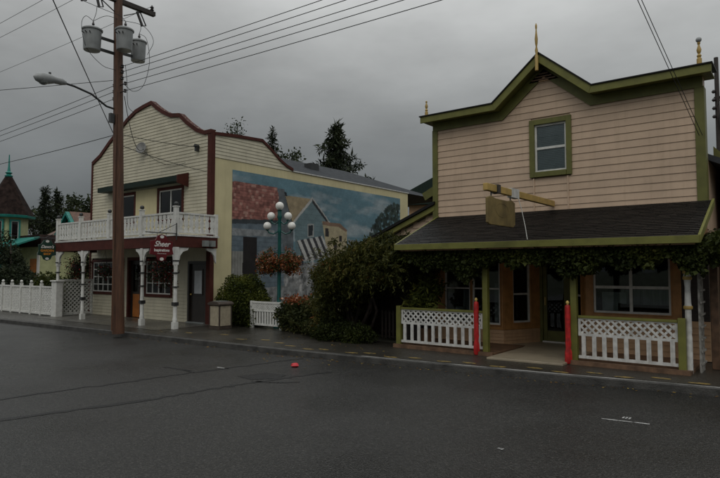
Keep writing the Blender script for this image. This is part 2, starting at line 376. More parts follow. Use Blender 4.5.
# ================================================================== ground
def sheet(name, poly, z, material, thick=0):
    b = MB()
    if thick: b.prism(poly, 'z', z - thick, z)
    else: b.add([(x, y, z) for x, y in poly], [tuple(range(len(poly)))])
    return tag(b.build(name, material), kind='structure')
sheet('ground', [(-900, -900), (900, -900), (900, 900), (-900, 900)], -.05, 'ground_mat')
KP = [(-140, 6.6), (-30, 8.05), (-22.1, 8.36), (-15, 8.67), (-11.7, 8.80), (-8.8, 8.90), (-7.0, 9.07), (-5.1, 9.28), (-3.5, 9.45), (-2.2, 9.63), (-1.0, 9.78), (4, 10.4), (40, 13.5)]
sheet('road', [(-140, -16), (40, -16)] + KP[::-1], 0, 'asphalt')
KB = [(x, y + .14) for x, y in KP]
b = MB(); b.prism(KP + KB[::-1], 'z', -.04, .118)
tag(b.build('kerb', 'kerb_concrete', bevel=.015), kind='structure')
kerbtop = MB(); top = [(x, y) for x, y in KP if -8.8 < x < 5]
kerbtop.add([(x, y + .012, .1215) for x, y in top] + [(x, y + .075, .1215) for x, y in top], [(i, i + 1, len(top) + i + 1, len(top) + i) for i in range(len(top) - 1)])
tag(kerbtop.build('kerb_paint', 'kerb_white'), kind='structure')
sheet('sidewalk', [(-140, 9.2)] + KB + [(40, 16), (4, 12.5), (-7.2, 12.1), (-7.2, 11.2), (-14.6, 11.9), (-22.2, 11.9), (-22.2, 10.1), (-60, 10.0)], .12, 'sidewalk_mat', .1)
sheet('shop_apron', [(-21.8, 9.35), (-14.5, 9.45), (-14.5, 11.48), (-21.8, 11.48)], .125, 'wet_concrete')
sheet('yard', [(-140, 9.3), (-22.3, 10.05), (-22.3, 11.6), (-14.4, 11.6), (-14.4, 11.5), (-7.3, 11.05), (-7.3, 12), (6, 12.4), (60, 16), (60, 120), (-140, 120)], .10, 'yard_mat')
# trench seams and patches in the asphalt
def strip(pts, w, z=.004):
    P = []; n = len(pts)
    for i, p in enumerate(pts):
        a = Vector(pts[max(i - 1, 0)]); c = Vector(pts[min(i + 1, n - 1)]); d = (c - a).normalized(); q = Vector((-d.y, d.x)) * w * .5 * (1 + .5 * random.uniform(-1, 1)); P.append((p[0] + q.x, p[1] + q.y, z)); P.append((p[0] - q.x, p[1] - q.y, z))
    return P, [(2 * i, 2 * i + 1, 2 * i + 3, 2 * i + 2) for i in range(n - 1)]
def wob(pts, k=14, a=.05):
    o = []
    for (p, q) in zip(pts, pts[1:]):
        for i in range(k): t = i / k; o.append((p[0] + (q[0] - p[0]) * t + random.gauss(0, a), p[1] + (q[1] - p[1]) * t + random.gauss(0, a * .4)))
    return o + [pts[-1]]
b = MB()
for pts, wd in (([(-8.3, 1.5), (-7.76, 2.98), (-7.3, 4.69), (-7.25, 5.5), (-7.1, 6.5), (-6.77, 7.9)], .10), ([(-9.3, 2.2), (-9.0, 3.45), (-8.77, 5.1), (-8.65, 6.33), (-8.41, 7.75), (-8.23, 8.75)], .07),
                ([(-9.55, 6.43), (-8.98, 6.46), (-8.66, 6.40)], .07), ([(-7.2, 6.45), (-6.8, 6.62), (-6.55, 6.9)], .06)):
    b.add(*strip(wob(pts, 10, .025), wd))
b.add([(x, y, .0045) for x, y in ((-7.75, 6.62), (-7.3, 6.55), (-7.05, 6.9), (-7.15, 7.2), (-7.6, 7.15))], [(0, 1, 2, 3, 4)])
tag(b.build('asphalt_patch', 'asphalt_seam'), kind='structure')
b = MB()
P, F = strip(wob([(-2.05, 7.45), (-1.54, 7.53)], 9, .006), .03); b.add(P, F)
for k in range(3): x = -1.87 + k * .035; b.add([(x, 7.62, .004), (x + .022, 7.62, .004), (x + .022, 7.72, .004), (x, 7.72, .004)], [(0, 1, 2, 3)])
b.add([(-2.56, 5.57, .004), (-2.5, 5.56, .004), (-2.49, 5.6, .004), (-2.55, 5.61, .004)], [(0, 1, 2, 3)])
P, F = strip(wob([(-8.75, 7.0), (-8.45, 7.02)], 5, .006), .05); b.add(P, F)
tag(b.build('road_survey_mark', 'paint_white'), kind='structure')
# yellow footprints painted along the sidewalk: one footprint = sole + heel
fp = [(-13.2, 9.6), (-12.1, 9.9), (-11.0, 9.5), (-10.4, 9.75), (-9.74, 9.56), (-9.17, 9.34), (-8.5, 9.2), (-8.21, 9.36), (-7.43, 9.33), (-7.1, 9.5), (-6.47, 9.33), (-6.03, 9.52), (-5.38, 9.48), (-4.94, 9.62), (-4.36, 9.56), (-3.8, 9.80), (-3.32, 9.68), (-2.84, 9.93), (-2.37, 9.83), (-1.89, 10.08), (-1.36, 9.98)]
b = MB(); b.add([(.16 * math.cos(t) * (1.0 if math.cos(t) > 0 else .9), .062 * math.sin(t) * (1.05 if math.cos(t) > 0 else .85), 0) for t in np.linspace(0, 2 * math.pi, 14)[:-1]], [tuple(range(13))])
fme = mesh_of(b, 'paint_yellow', 'footprint')
sw = bpy.data.objects['sidewalk']
for i, (x, y) in enumerate(fp): piece('painted_footprint', fme, (x, y, .1245), sw, (0, 0, random.uniform(-.15, .25)))

# ================================================================== right shop: pink false front with porch
RB = thing('pink_shop_building', 'pink clapboard shop with olive green gabled false front and vine hung porch', 'building', (-4.3, 12.2, .12))
XL, XR, YF = -7.15, -1.45, 12.2
FR = (0, YF, 1, 0)
apx, shL, shR, zS, zA = -4.4, -5.42, -3.38, 5.36, 6.22
def outR(z):
    if z < zS: return (XL, XR)
    t = (z - zS) / (zA - zS); return (shL + (apx - shL) * t, shR + (apx - shR) * t)
b = MB(); hx0, hx1, hz0, hz1 = -4.72, -3.86, 3.78, 5.05
for poly in ([(XL, 2.55), (XR, 2.55), (XR, hz0), (XL, hz0)], [(XL, hz0), (hx0, hz0), (hx0, hz1), (XL, hz1)], [(hx1, hz0), (XR, hz0), (XR, hz1), (hx1, hz1)], [(XL, hz1), (XR, hz1), (XR, zS), (shR, zS), (apx, zA), (shL, zS), (XL, zS)]): b.prism(poly, 'y', YF + .012, YF + .22)
fw = b.build('front_wall', 'pink', RB)
hole = [(-4.71, -3.87, 3.77, 5.04)]
for (p, q, z, zt) in clap_rows(FR, 3.02, zA - .02, .148, outR, hole):
    m = MB(); clap_into(m, FR, p, q, z, zt, .017); m.build('siding_board', 'pink', fw)
# vertical joint strips under the window
for x in (-4.66, -3.93): m = MB(); m.box(x - .014, x + .014, YF - .03, YF, 3.06, 3.77); m.build('joint_strip', 'pink', fw)
# corner boards
for x0, x1 in ((XL - .02, XL + .12), (XR - .14, XR + .02)):
    m = MB(); m.box(x0, x1, YF - .04, YF + .22, 3.0, zS - .18); m.build('corner_board', 'olive', RB, bevel=.005)
# frieze under the cornice and the cornice itself following the gable
def band(mb, d0, d1, y0, y1, ext=0.0):                   # band parallel to the false-front line, offset d0..d1 upward
    base = [(XL - ext, zS), (shL, zS), (apx, zA), (shR, zS), (XR + ext, zS)]
    sl = (zA - zS) / (apx - shL); k = (math.sqrt(1 + sl * sl) - 1) / sl; kk = math.sqrt(1 + sl * sl)
    def off(d): return [(base[0][0], zS + d), (shL - d * k, zS + d), (apx, zA + d * kk), (shR + d * k, zS + d), (base[4][0], zS + d)]
    A, B = off(d0), off(d1)
    for i in range(4): mb.prism([A[i], A[i + 1], B[i + 1], B[i]], 'y', y0, y1)
m = MB(); band(m, -.20, -.004, YF - .045, YF - .02); m.build('frieze_board', 'olive', RB)
m = MB(); band(m, 0, .03, YF - .30, YF + .3, .16); cor = m.build('cornice', 'olive', RB)
m = MB(); band(m, -.03, .12, YF - .335, YF - .30, .18); m.build('fascia_board', 'olive_light', cor, bevel=.006)
m = MB(); band(m, .12, .145, YF - .36, YF + .32, .20); m.build('cap_flashing', 'shingle_dark', cor)
m = MB(); m.prism([(apx - .33, 5.86), (apx + .33, 5.86), (apx, 6.12)], 'y', YF - .045, YF - .012); pv = m.build('gable_vent', 'peach', RB)
for i in range(3): z = 5.90 + i * .06; hw = .26 - i * .08; m = MB(); m.bar((apx - hw, YF - .055, z), (apx + hw, YF - .055, z), .02, .03); m.build('slat', 'brown_board', pv)
# finials
def finial(x, y, z, h, r):
    m = MB(); pr = [(r, 0), (r, .30), (r * .6, .34), (r * .95, .42), (r * .45, .5), (r * .75, .56), (r * .95, .66), (r * .5, .80), (r * .35, .86), (r * .6, .90), (r * .62, .95), (.004, 1)]
    m.lathe(x, y, [(a * .72, z + t * h) for a, t in pr], 10); o = m.build('finial', 'mustard', RB, smooth=True); return o
finial(apx - .02, YF - .38, 6.0, 1.02, .05)
finial(XL - .08, YF - .2, zS + .14, .40, .055); finial(XR - .02, YF - .2, zS + .14, .46, .06)
m = MB(); m.ball((XR - .02, YF - .2, zS + .63), .05); m.build('finial_ball', 'steel_grey', RB, smooth=True)
# upper window with blinds
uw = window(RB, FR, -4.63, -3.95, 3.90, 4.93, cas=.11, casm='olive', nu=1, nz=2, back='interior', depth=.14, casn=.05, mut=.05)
m = MB()
for i in range(26):
    z = 3.95 + i * .0375
    m.box(-4.60, -3.98, YF + .045, YF + .05, z, z + .032)
tag(m.build('blind', 'blind', uw), kind='stuff')
# body and main roof behind the false front
m = MB(); m.box(XL, XL + .2, YF + .22, 21, .12, 4.0); m.build('side_wall', 'pink', RB)
m = MB(); m.box(XR - .2, XR, YF + .22, 21, .12, 4.0); m.build('side_wall', 'pink', RB)
m = MB(); m.prism([(XL - .5, 3.62), (-4.3, 5.28), (XR + .5, 3.62), (XR + .5, 3.74), (-4.3, 5.40), (XL - .5, 3.74)], 'y', YF + .4, 21.3); m.build('main_roof', 'roof_grey', RB)
m = MB(); m.bar((XL - .52, YF + .385, 3.64), (-4.4, YF + .385, 5.26), .04, .2, up=(0, 0, 1)); m.build('rake_board', 'olive', RB)
# lean-to on the left, clad in pink boards under a green rake
LF = (0, YF + .1, 1, 0)
def outL(z): return (max(-10.2, -7.16 - (3.2 - z) * 2.43), -7.16)
lw = MB(); lw.prism([(-10.2, 1.95), (-7.16, 3.2), (-7.16, 1.95)], 'y', YF + .115, YF + .2); lo = lw.build('lean_to_wall', 'pink', RB)
for (p, q, z, zt) in clap_rows(LF, 1.95, 3.16, .148, outL): m = MB(); clap_into(m, LF, p + .05, q, z, zt, .024); m.build('siding_board', 'pink', lo)
m = MB(); m.prism([(-10.6, 1.80), (-7.12, 3.235), (-7.12, 3.36), (-10.6, 1.925)], 'y', YF - .05, YF + .06); m.build('rake_board', 'olive_light', RB)
m = MB(); m.prism([(-10.62, 1.93), (-7.1, 3.38), (-7.1, 3.45), (-10.62, 2.0)], 'y', YF - .1, 16); m.build('lean_to_roof', 'shingle_dark', RB)
m = MB()
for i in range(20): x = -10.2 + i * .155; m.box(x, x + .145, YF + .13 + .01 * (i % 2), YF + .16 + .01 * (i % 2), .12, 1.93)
tag(m.build('shade_plank_backing', 'dark_wood', RB), kind='stuff')  # added dark planks, their colour stands in for the shaded lean-to interior
# porch roof: shingle courses with staggered tabs
PE, PT = (10.33, 2.335), (YF - .03, 3.06)                 # eave and top (y, z)
px0, px1 = -7.0, -1.36
m = MB(); m.prism([PE, PT, (PT[0], PT[1] - .09), (PE[0], PE[1] - .09)], 'x', px0 + .03, px1 - .03); pr = m.build('porch_roof', 'brown_board', RB)
V = []; Fc = []; rv = []
nr = 21; dy, dz = PT[0] - PE[0], PT[1] - PE[1]; ln = math.hypot(dy, dz); ty, tz = dy / ln, dz / ln; ny_, nz_ = -tz, ty
for r in range(nr):
    a = ln * r / nr - .03; bb = ln * (r + 1.25) / nr; bb = min(bb, ln)
    x = px0 + random.uniform(-.12, 0)
    while x < px1:
        wd = random.uniform(.22, .34); x0 = max(x, px0) + .003; x1 = min(x + wd, px1) - .003; x += wd
        if x1 - x0 < .03: continue
        lift = .022 + random.uniform(0, .004); aj = a + random.uniform(-.003, .003)
        def Q(xx, t, h): return (xx, PE[0] + ty * t + ny_ * h, PE[1] + tz * t + nz_ * h)
        o = len(V); V += [Q(x0, aj, lift), Q(x1, aj, lift), Q(x1, bb, .006), Q(x0, bb, .006), Q(x0, aj, lift - .02), Q(x1, aj, lift - .02)]
        Fc += [(o, o + 1, o + 2, o + 3), (o, o + 4, o + 5, o + 1), (o, o + 3, o + 4), (o + 1, o + 5, o + 2)]; rv += [random.random()] * 6
m = MB(); m.v = V; m.f = Fc; so = m.build('shingles', 'shingle_dark', pr); tag(so, kind='stuff')
at = so.data.attributes.new('rnd', 'FLOAT', 'POINT'); at.data.foreach_set('value', rv)
m = MB(); m.box(px0 - .02, px1 + .02, PE[0] - .05, PE[0] - .012, PE[1] - .115, PE[1] + .005); m.build('fascia_board', 'olive_light', pr, bevel=.004)
for x in (px0 - .022, px1 + .022): m = MB(); m.prism([(PE[0] - .01, PE[1] - .11), (PE[0] - .01, PE[1] + .015), (PT[0], PT[1] + .03), (PT[0], PT[1] - .1)], 'x', x - .02, x + .02); m.build('rake_board', 'olive_light', pr)
m = MB(); m.box(px0 + .05, px1 - .05, 10.68, 10.82, 2.05, 2.17); m.build('porch_beam', 'olive', RB)
m = MB(); m.box(px0 + .05, px1 - .05, 10.4, YF - .02, 2.20, 2.23); m.build('porch_ceiling', 'peach', RB)
m = MB(); m.box(XL, XR, YF - .015, YF + .01, 2.22, 2.56); m.build('header_board', 'peach', RB)
# posts
def porch_post(x, w_, z1): m = MB(); m.box(x - w_, x + w_, 10.75 - w_, 10.75 + w_, .12, z1); return m.build('porch_post', 'olive_light', RB, bevel=.006)
porch_post(-5.13, .055, 2.05); porch_post(-3.40, .055, 2.05)
m = MB(); m.lathe(-1.60, 10.86, [(.052, .12), (.052, .7), (.045, .74), (.05, .8), (.048, 1.15), (.062, 1.2), (.05, 1.24), (.042, 1.5), (.05, 1.62), (.062, 1.66), (.062, 1.7), (.045, 1.75), (.07, 1.85), (.07, 2.05)], 14); tc_ = m.build('turned_column', 'white_old', RB, smooth=True)
for z in (1.16, 1.64, 1.74): m = MB(); m.lathe(-1.60, 10.86, [(.064, z), (.07, z + .015), (.07, z + .04), (.064, z + .055)], 14); m.build('ring', 'mustard', tc_, smooth=True)
# deck and landing
for x0, x1 in ((-7.25, -4.92), (-3.46, -1.55)):
    m = MB(); m.box(x0, x1, 10.62, YF, .12, .175); dk = m.build('porch_deck', 'brown_board', RB)
    m = MB(); m.box(x0, x1, 10.57, 10.615, .121, .20); m.build('edge_board', 'brown_board', dk)
m = MB(); m.prism([(-4.88, 10.22), (-3.48, 10.32), (-3.48, 12.18), (-4.25, 13.2), (-4.95, 13.2), (-5.38, 12.24), (-4.9, 12.1)], 'z', .118, .16); m.build('entrance_landing', 'concrete_landing', RB, bevel=.006)
# shopfront
A = (-7.1, YF, 1, 0)
def seg(p, q): d = math.hypot(q[0] - p[0], q[1] - p[1]); return (p[0], p[1], (q[0] - p[0]) / d, (q[1] - p[1]) / d), d
fA, lA = seg((XL, YF), (-5.40, YF)); fB, lB = seg((-5.40, YF), (-4.95, 13.2)); fD, lD = seg((-4.95, 13.2), (-4.25, 13.2)); fC, lC = seg((-4.25, 13.2), (-3.62, YF)); fE, lE = seg((-3.62, YF), (XR, YF))
def base_boards(fr, l, z1, n=4):
    for i in range(n):
        z0 = .16 + (z1 - .16) * i / n; zt = .16 + (z1 - .16) * (i + 1) / n; m = MB(); clap_into(m, fr, 0.0, l, z0, zt, .02); m.build('base_board', 'peach', RB)
base_boards(fA, lA, .47); base_boards(fB, lB, .47); base_boards(fC, lC, .47); base_boards(fE, lE, .86, 6)
def panel(fr, u0, u1, z0, z1, mt, n0=-.10, n1=.02, nm='trim_board'): m = MB(); m.fbox(fr, u0, u1, n0, n1, z0, z1); return m.build(nm, mt, RB, bevel=.004)
panel(fA, .02, .26, .475, 2.22, 'orange_trim'); panel(fA, lA - .045, lA, .475, 2.22, 'orange_trim')
panel(fA, .26, lA - .045, .475, .56, 'orange_trim'); panel(fA, .26, lA - .045, 2.12, 2.22, 'orange_trim')
window(RB, fA, .28, .95, .58, 2.10, cas=.02, casm='orange_trim', nu=1, midrail=[1.38], nz=2, mut=.035, depth=.08, name='shop_window')
window(RB, fA, 1.00, lA - .07, .58, 2.10, cas=.02, casm='orange_trim', nu=1, midrail=[1.38], nz=2, mut=.035, depth=.08, name='shop_window')
panel(fB, .0, .24, .475, 2.4, 'orange_trim'); panel(fB, .80, lB, .475, 2.4, 'orange_trim'); panel(fB, .24, .80, .475, .60, 'orange_trim'); panel(fB, .24, .80, 2.12, 2.4, 'orange_trim')
window(RB, fB, .26, .78, .62, 2.10, cas=.02, casm='orange_trim', nu=1, midrail=[1.26], nz=2, mut=.04, depth=.08, name='shop_window')
panel(fC, .0, .22, .475, 2.4, 'orange_trim'); panel(fC, lC - .25, lC, .475, 2.4, 'orange_trim'); panel(fC, .22, lC - .25, .475, .60, 'orange_trim'); panel(fC, .22, lC - .25, 2.12, 2.4, 'orange_trim')
window(RB, fC, .24, lC - .27, .62, 2.10, cas=.02, casm='orange_trim', nu=1, midrail=[1.26], nz=2, mut=.04, depth=.08, name='shop_window')
panel(fE, .0, .13, .865, 2.22, 'orange_trim'); panel(fE, 1.57, 1.72, .865, 2.22, 'orange_trim'); panel(fE, 1.72, lE, .865, 2.22, 'dark_wood', -.1, .0); panel(fE, .13, 1.57, .865, .93, 'orange_trim'); panel(fE, .13, 1.57, 2.12, 2.22, 'orange_trim')
window(RB, fE, .15, 1.55, .95, 2.10, cas=.02, casm='orange_trim', nu=2, midrail=[1.46], nz=2, mut=.055, depth=.08, name='shop_window')
m = MB(); m.box(-5.4, -3.6, YF, 13.4, 2.41, 2.46); m.build('recess_ceiling', 'peach', RB)
# door
m = MB(); m.fbox(fD, 0, .07, -.1, .03, .16, 2.41); m.fbox(fD, lD - .06, lD, -.1, .03, .16, 2.41); m.fbox(fD, .07, lD - .06, -.1, .03, 2.16, 2.41); df = m.build('door_frame', 'olive', RB, bevel=.004)
m = MB(); m.fbox(fD, .075, .16, -.06, 0, .19, 2.15); m.fbox(fD, lD - .15, lD - .065, -.06, 0, .19, 2.15); m.fbox(fD, .16, lD - .15, -.06, 0, .19, .42); m.fbox(fD, .16, lD - .15, -.06, 0, 2.02, 2.15); dr = m.build('door', 'olive', RB, bevel=.004)
m = MB(); m.fbox(fD, .16, lD - .15, -.035, -.028, .42, 2.02); m.build('pane', 'glass', dr)
m = MB(); m.fbox(fD, .12, .14, .0, .04, 1.0, 1.18); m.build('handle', 'gold', dr)
m = MB(); m.fbox(fD, .07, lD - .06, -.05, .06, .161, .19); m.build('threshold', 'sign_white', dr)
# interior: floor, back wall, ceiling, a few display pieces seen through the glass
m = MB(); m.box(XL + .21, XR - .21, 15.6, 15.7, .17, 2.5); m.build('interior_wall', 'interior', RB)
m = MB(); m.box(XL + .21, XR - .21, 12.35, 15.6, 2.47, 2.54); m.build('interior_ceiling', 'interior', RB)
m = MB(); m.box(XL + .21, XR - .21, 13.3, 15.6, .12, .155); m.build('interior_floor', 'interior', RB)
m = MB(); m.box(-6.95, -5.8, 12.5, 13.0, .17, .60); m.box(-3.3, -2.0, 12.5, 13.0, .17, .95); m.build('display_shelf', 'brown_board', RB)
for x, y, z, ww, hh in ((-3.35, 12.36, .98, .30, .38), (-6.7, 12.4, .64, .22, .3)):
    m = MB(); m.box(x, x + ww, y, y + .012, z, z + hh); m.build('display_card', 'paper', RB)
m = MB(); m.box(-3.10, -2.88, 12.345, 12.35, 1.14, 1.36); m.build('poster', 'paper', RB)
def curtain(x0, x1, y, z0, z1):
    m = MB(); n = int((x1 - x0) / .03); P = [(x0 + (x1 - x0) * i / n, y + .02 * math.sin(i * 1.3)) for i in range(n + 1)]
    m.add([(x, yy, z0) for x, yy in P] + [(x, yy, z1) for x, yy in P], [(i, i + 1, n + 2 + i, n + 1 + i) for i in range(n)]); m.build('curtain', 'curtain', RB, smooth=True)
curtain(-3.0, -2.12, 12.42, 1.12, 1.42); curtain(-6.55, -6.3, 12.5, .62, 1.34); curtain(-5.75, -5.52, 12.5, .62, 1.5)

# porch fences: rails, pickets, lattice strips
def lattice_piece(u0, u1, z0, z1, pitch, wd):
    """strips of a diagonal lattice clipped to the rectangle: list of ((u,z),(u,z))"""
    H_ = z1 - z0; res = []
    for s_ in (1, -1):
        u = u0 - H_
        while u < u1 + H_:
            a = (u, z0 if s_ > 0 else z1); c = (u + H_, z1 if s_ > 0 else z0)
            t0 = max(0, (u0 - a[0]) / (c[0] - a[0])); t1 = min(1, (u1 - a[0]) / (c[0] - a[0]))
            if t1 - t0 > .06: res.append(((a[0] + (c[0] - a[0]) * t0, a[1] + (c[1] - a[1]) * t0), (a[0] + (c[0] - a[0]) * t1, a[1] + (c[1] - a[1]) * t1), s_))
            u += pitch
    return res
def porch_fence(x0, x1, y, label, postsx):
    f = thing('porch_fence', label, 'fence', ((x0 + x1) / 2, y, .175), 'white lattice topped fences of the pink shop porch')
    zt = .985
    m = MB(); m.box(x0, x1, y - .035, y + .035, zt - .045, zt); m.build('top_rail', 'olive_light', f, bevel=.004)
    m = MB(); m.box(x0, x1, y - .02, y + .02, .625, .67); m.build('middle_rail', 'white_old', f)
    m = MB(); m.box(x0, x1, y - .022, y + .022, .225, .275); m.build('bottom_rail', 'white_old', f)
    for k in (x0 + .02, x1 - .02): m = MB(); m.box(k - .02, k + .02, y - .016, y + .016, .67, zt - .045); m.build('lattice_frame', 'white_old', f)
    m = MB(); m.box(x0 + .04, x1 - .04, y - .016, y + .016, zt - .066, zt - .046); m.build('lattice_frame', 'white_old', f)
    for (p, q, s_) in lattice_piece(x0 + .04, x1 - .04, .67, zt - .066, .128, .03):
        yy = y + (.006 if s_ > 0 else -.006); m = MB(); m.bar((p[0], yy, p[1]), (q[0], yy, q[1]), .009, .032, up=(0, 1, 0)) if False else m.bar((p[0], yy, p[1]), (q[0], yy, q[1]), .009, .036)
        m.build('lattice_strip', 'white_old', f)
    pm = MB(); pm.box(-.035, .035, -.012, .012, 0, .35); pme = mesh_of(pm, 'white_old', 'picket')
    n = int(round((x1 - x0 - .1) / .165))
    for i in range(n): piece('picket', pme, (x0 + .09 + (x1 - x0 - .18) * i / (n - 1) + random.gauss(0, .004), y - .008, .275), f)
    for k in postsx: m = MB(); m.box(k - .055, k + .055, y - .055, y + .055, .176, zt + .03); m.build('post', 'olive_light', f, bevel=.006)
    return f
porch_fence(-7.14, -5.20, 10.75, 'white lattice topped fence on the porch side beside the wisteria, topped by green rail', [-7.2])
porch_fence(-3.33, -1.74, 10.75, 'white lattice topped fence on the porch side below the window with the card display', [-1.68])
# red cloth-wrapped posts with a gold knob flanking the entrance
for x, lab in ((-5.27, 'red cloth wrapped post with gold knob at the end of the wisteria side fence'), (-3.47, 'red cloth wrapped post with gold knob at the door side of the window fence')):
    t = thing('red_wrapped_post', lab, 'post', (x, 10.60, .12), 'red posts flanking the shop entrance')
    m = MB(); n = 18; prof = [(.045, .13), (.06, .17), (.055, .33), (.04, .40), (.05, .50), (.042, .60), (.046, .95), (.040, 1.12), (.036, 1.16), (.016, 1.18)]
    P = [(x + r_ * (1 + .16 * math.sin(k * 2 * math.pi / n * 6 + z * 5)) * math.cos(2 * math.pi * k / n), 10.60 + r_ * (1 + .16 * math.sin(k * 2 * math.pi / n * 6 + z * 5)) * math.sin(2 * math.pi * k / n), z) for r_, z in prof for k in range(n)]
    m.add(P, [(i * n + k, i * n + (k + 1) % n, (i + 1) * n + (k + 1) % n, (i + 1) * n + k) for i in range(len(prof) - 1) for k in range(n)] + [tuple(range(n)), tuple(range((len(prof) - 1) * n, len(prof) * n))])
    m.build('cloth_wrap', 'red_cloth', t, smooth=True)
    m = MB(); m.lathe(x, 10.60, [(.018, 1.17), (.018, 1.19), (.03, 1.205), (.03, 1.225), (.012, 1.25)], 10); m.build('knob', 'gold', t, smooth=True)
# hanging sign on a mustard beam over the sidewalk
hs = thing('hanging_sign', 'weathered brown board sign hung from a long mustard beam above porch roof', 'sign', (-4.25, 12.16, 3.2))
m = MB(); m.box(-4.29, -4.21, 8.92, 12.17, 3.135, 3.255); m.build('beam', 'mustard', hs, bevel=.006)
m = MB(); m.prism([(8.97, 2.60), (9.05, 2.57), (10.04, 2.57), (10.12, 2.62), (10.12, 3.02), (9.98, 3.06), (9.8, 3.03), (9.3, 3.03), (9.12, 3.06), (8.97, 3.02)], 'x', -4.27, -4.23); sb = m.build('board', 'sign_brown', hs, bevel=.006)
m = MB(); n = 28
ring = [(-4.226, 9.55 + .26 * math.cos(2 * math.pi * i / n), 2.84 + .12 * math.sin(2 * math.pi * i / n)) for i in range(n + 1)]
m.tube(ring, .0015, 5); m.build('painted_oval', 'sign_faded', sb)
for y in (9.15, 9.95): m = MB(); m.tube([(-4.25, y, 3.02), (-4.25, y, 3.14)], .012, 6); m.build('hook', 'dark_metal', hs)
m = MB(); m.box(-4.30, -4.20, 9.93, 10.25, 3.11, 3.28); m.build('clamp', 'white_old', hs)
m = MB(); m.box(-4.31, -4.19, 9.30, 9.42, 3.12, 3.27); m.build('clamp', 'dark_metal', hs)
m = MB(); m.tube([(-4.2, 10.2, 3.12), (-4.17, 10.28, 2.9), (-4.12, 10.31, 2.6), (-4.08, 10.30, 2.36)], .007, 5); m.build('cable', 'white_paint', hs)

# neighbour at the far right edge
nb = thing('neighbour_building', 'brown walled building with green sloping eave beyond the pink shop corner', 'building', (1.5, 13.4, .1))
m = MB(); m.prism([(-1.28, .1), (6, .1), (6, 2.6), (-.4, 2.6), (-1.28, 3.6)], 'y', 13.4, 20); m.build('wall', 'brown_wall', nb)
m = MB(); m.prism([(-1.42, 4.02), (.2, 2.2), (.34, 2.3), (-1.42, 4.22)], 'y', 13.15, 20.1); m.build('roof', 'olive', nb)
for i in range(14): m = MB(); clap_into(m, (0, 13.38, 1, 0), -1.26, 1.0, .1 + i * .14, .24 + i * .14, .02); m.build('siding_board', 'tan_siding', nb)
ts = thing('trellis_screen', 'weathered white narrow trellis screen behind the turned porch column', 'trellis', (-1.5, 11.2, .12))
for k in range(4): m = MB(); m.box(-1.475, -1.445, 11.0 + k * .12, 11.03 + k * .12, .12, 1.95); m.build('upright', 'white_worn', ts)
for k in range(9): m = MB(); m.box(-1.44, -1.42, 10.98, 11.42, .25 + k * .2, .28 + k * .2); m.build('crosspiece', 'white_worn', ts)
gp = thing('timber_gate_post', 'dark brown timber post at the right end of the porch', 'post', (-1.3, 11.3, .12))
m = MB(); m.box(-1.36, -1.24, 11.5, 11.62, .12, 2.4); m.build('shaft', 'brown_board', gp, bevel=.008)
m = MB(); m.box(-1.39, -1.21, 11.47, 11.65, 2.4, 2.44); m.build('cap', 'brown_board', gp)

# ================================================================== left shop: cream false front, balcony, mural wall
LB = thing('cream_shop_building', 'cream clapboard shop with curved maroon trimmed false front and white balcony', 'building', (-18.4, 11.5, .12))
LX0, LX1, LY = -22.08, -14.75, 11.5
GF = (0, LY, 1, 0)
prof = [(-22.08, 5.98), (-21.5, 6.22), (-20.85, 6.65), (-20.2, 7.0), (-19.65, 7.32), (-19.1, 7.55), (-18.6, 7.64), (-18.1, 7.70), (-17.75, 7.46), (-17.4, 7.26), (-16.95, 7.06), (-16.42, 6.98), (-16.0, 6.66), (-15.5, 6.35), (-15.1, 6.2), (-14.75, 6.2)]
def outF(z):
    l = LX0; r_ = LX1
    for (a, c) in zip(prof, prof[1:]):
        if a[1] <= z <= c[1] and c[0] <= -18.1: l = a[0] + (c[0] - a[0]) * (z - a[1]) / max(1e-6, c[1] - a[1])
        if c[1] <= z <= a[1] and a[0] >= -18.1: r_ = a[0] + (c[0] - a[0]) * (a[1] - z) / max(1e-6, a[1] - c[1])
    return (l, r_)
holesF = [(-21.95, -19.65, .9, 2.2), (-19.42, -18.5, .1, 2.25), (-18.36, -16.7, .88, 2.2), (-15.87, -14.92, .1, 2.08), (-17.66, -16.16, 3.4, 4.6), (-20.1, -18.98, 3.4, 4.6), (-20.1, -18.98, 3.4, 4.6)]
m = MB(); m.prism([(LX0 + .02, 2.5), (LX0 + .02, 5.95)] + [(x, z - .02) for x, z in prof[1:-1]] + [(LX1 - .02, 6.16), (LX1 - .02, 2.5)], 'y', LY + .16, LY + .24); fwL = m.build('front_wall', 'cream', LB)
m = MB()
for (p, q, z, zt) in clap_rows(GF, .12, 7.68, .112, outF, holesF, .018): clap_into(m, GF, p, q, z, zt, .018)
tag(m.build('clapboards', 'cream', fwL), kind='stuff')
# maroon edge trim along the curve, corner boards
def ribbon(mb, pts, y0, y1, t0, t1):
    n = len(pts); A = []; B = []
    for i, p in enumerate(pts):
        a = Vector(pts[max(i - 1, 0)]); c = Vector(pts[min(i + 1, n - 1)]); d = (c - a).normalized(); q = Vector((-d.y, d.x)); A.append((p[0] + q.x * t0, p[1] + q.y * t0)); B.append((p[0] + q.x * t1, p[1] + q.y * t1))
    for i in range(n - 1): mb.prism([A[i], A[i + 1], B[i + 1], B[i]], 'y', y0, y1)
m = MB(); ribbon(m, prof, LY - .06, LY + .14, -.10, .03); m.build('parapet_trim', 'maroon', LB)
m = MB(); m.box(LX1 - .16, LX1 + .03, LY - .05, LY - .02, .12, 6.14); m.box(LX1 + .0, LX1 + .03, LY - .02, LY + .10, .12, 6.14); m.build('corner_board', 'maroon', LB)
m = MB(); m.box(LX0 - .02, LX0 + .06, LY - .05, LY + .1, .12, 5.95); m.build('corner_board', 'maroon', LB)
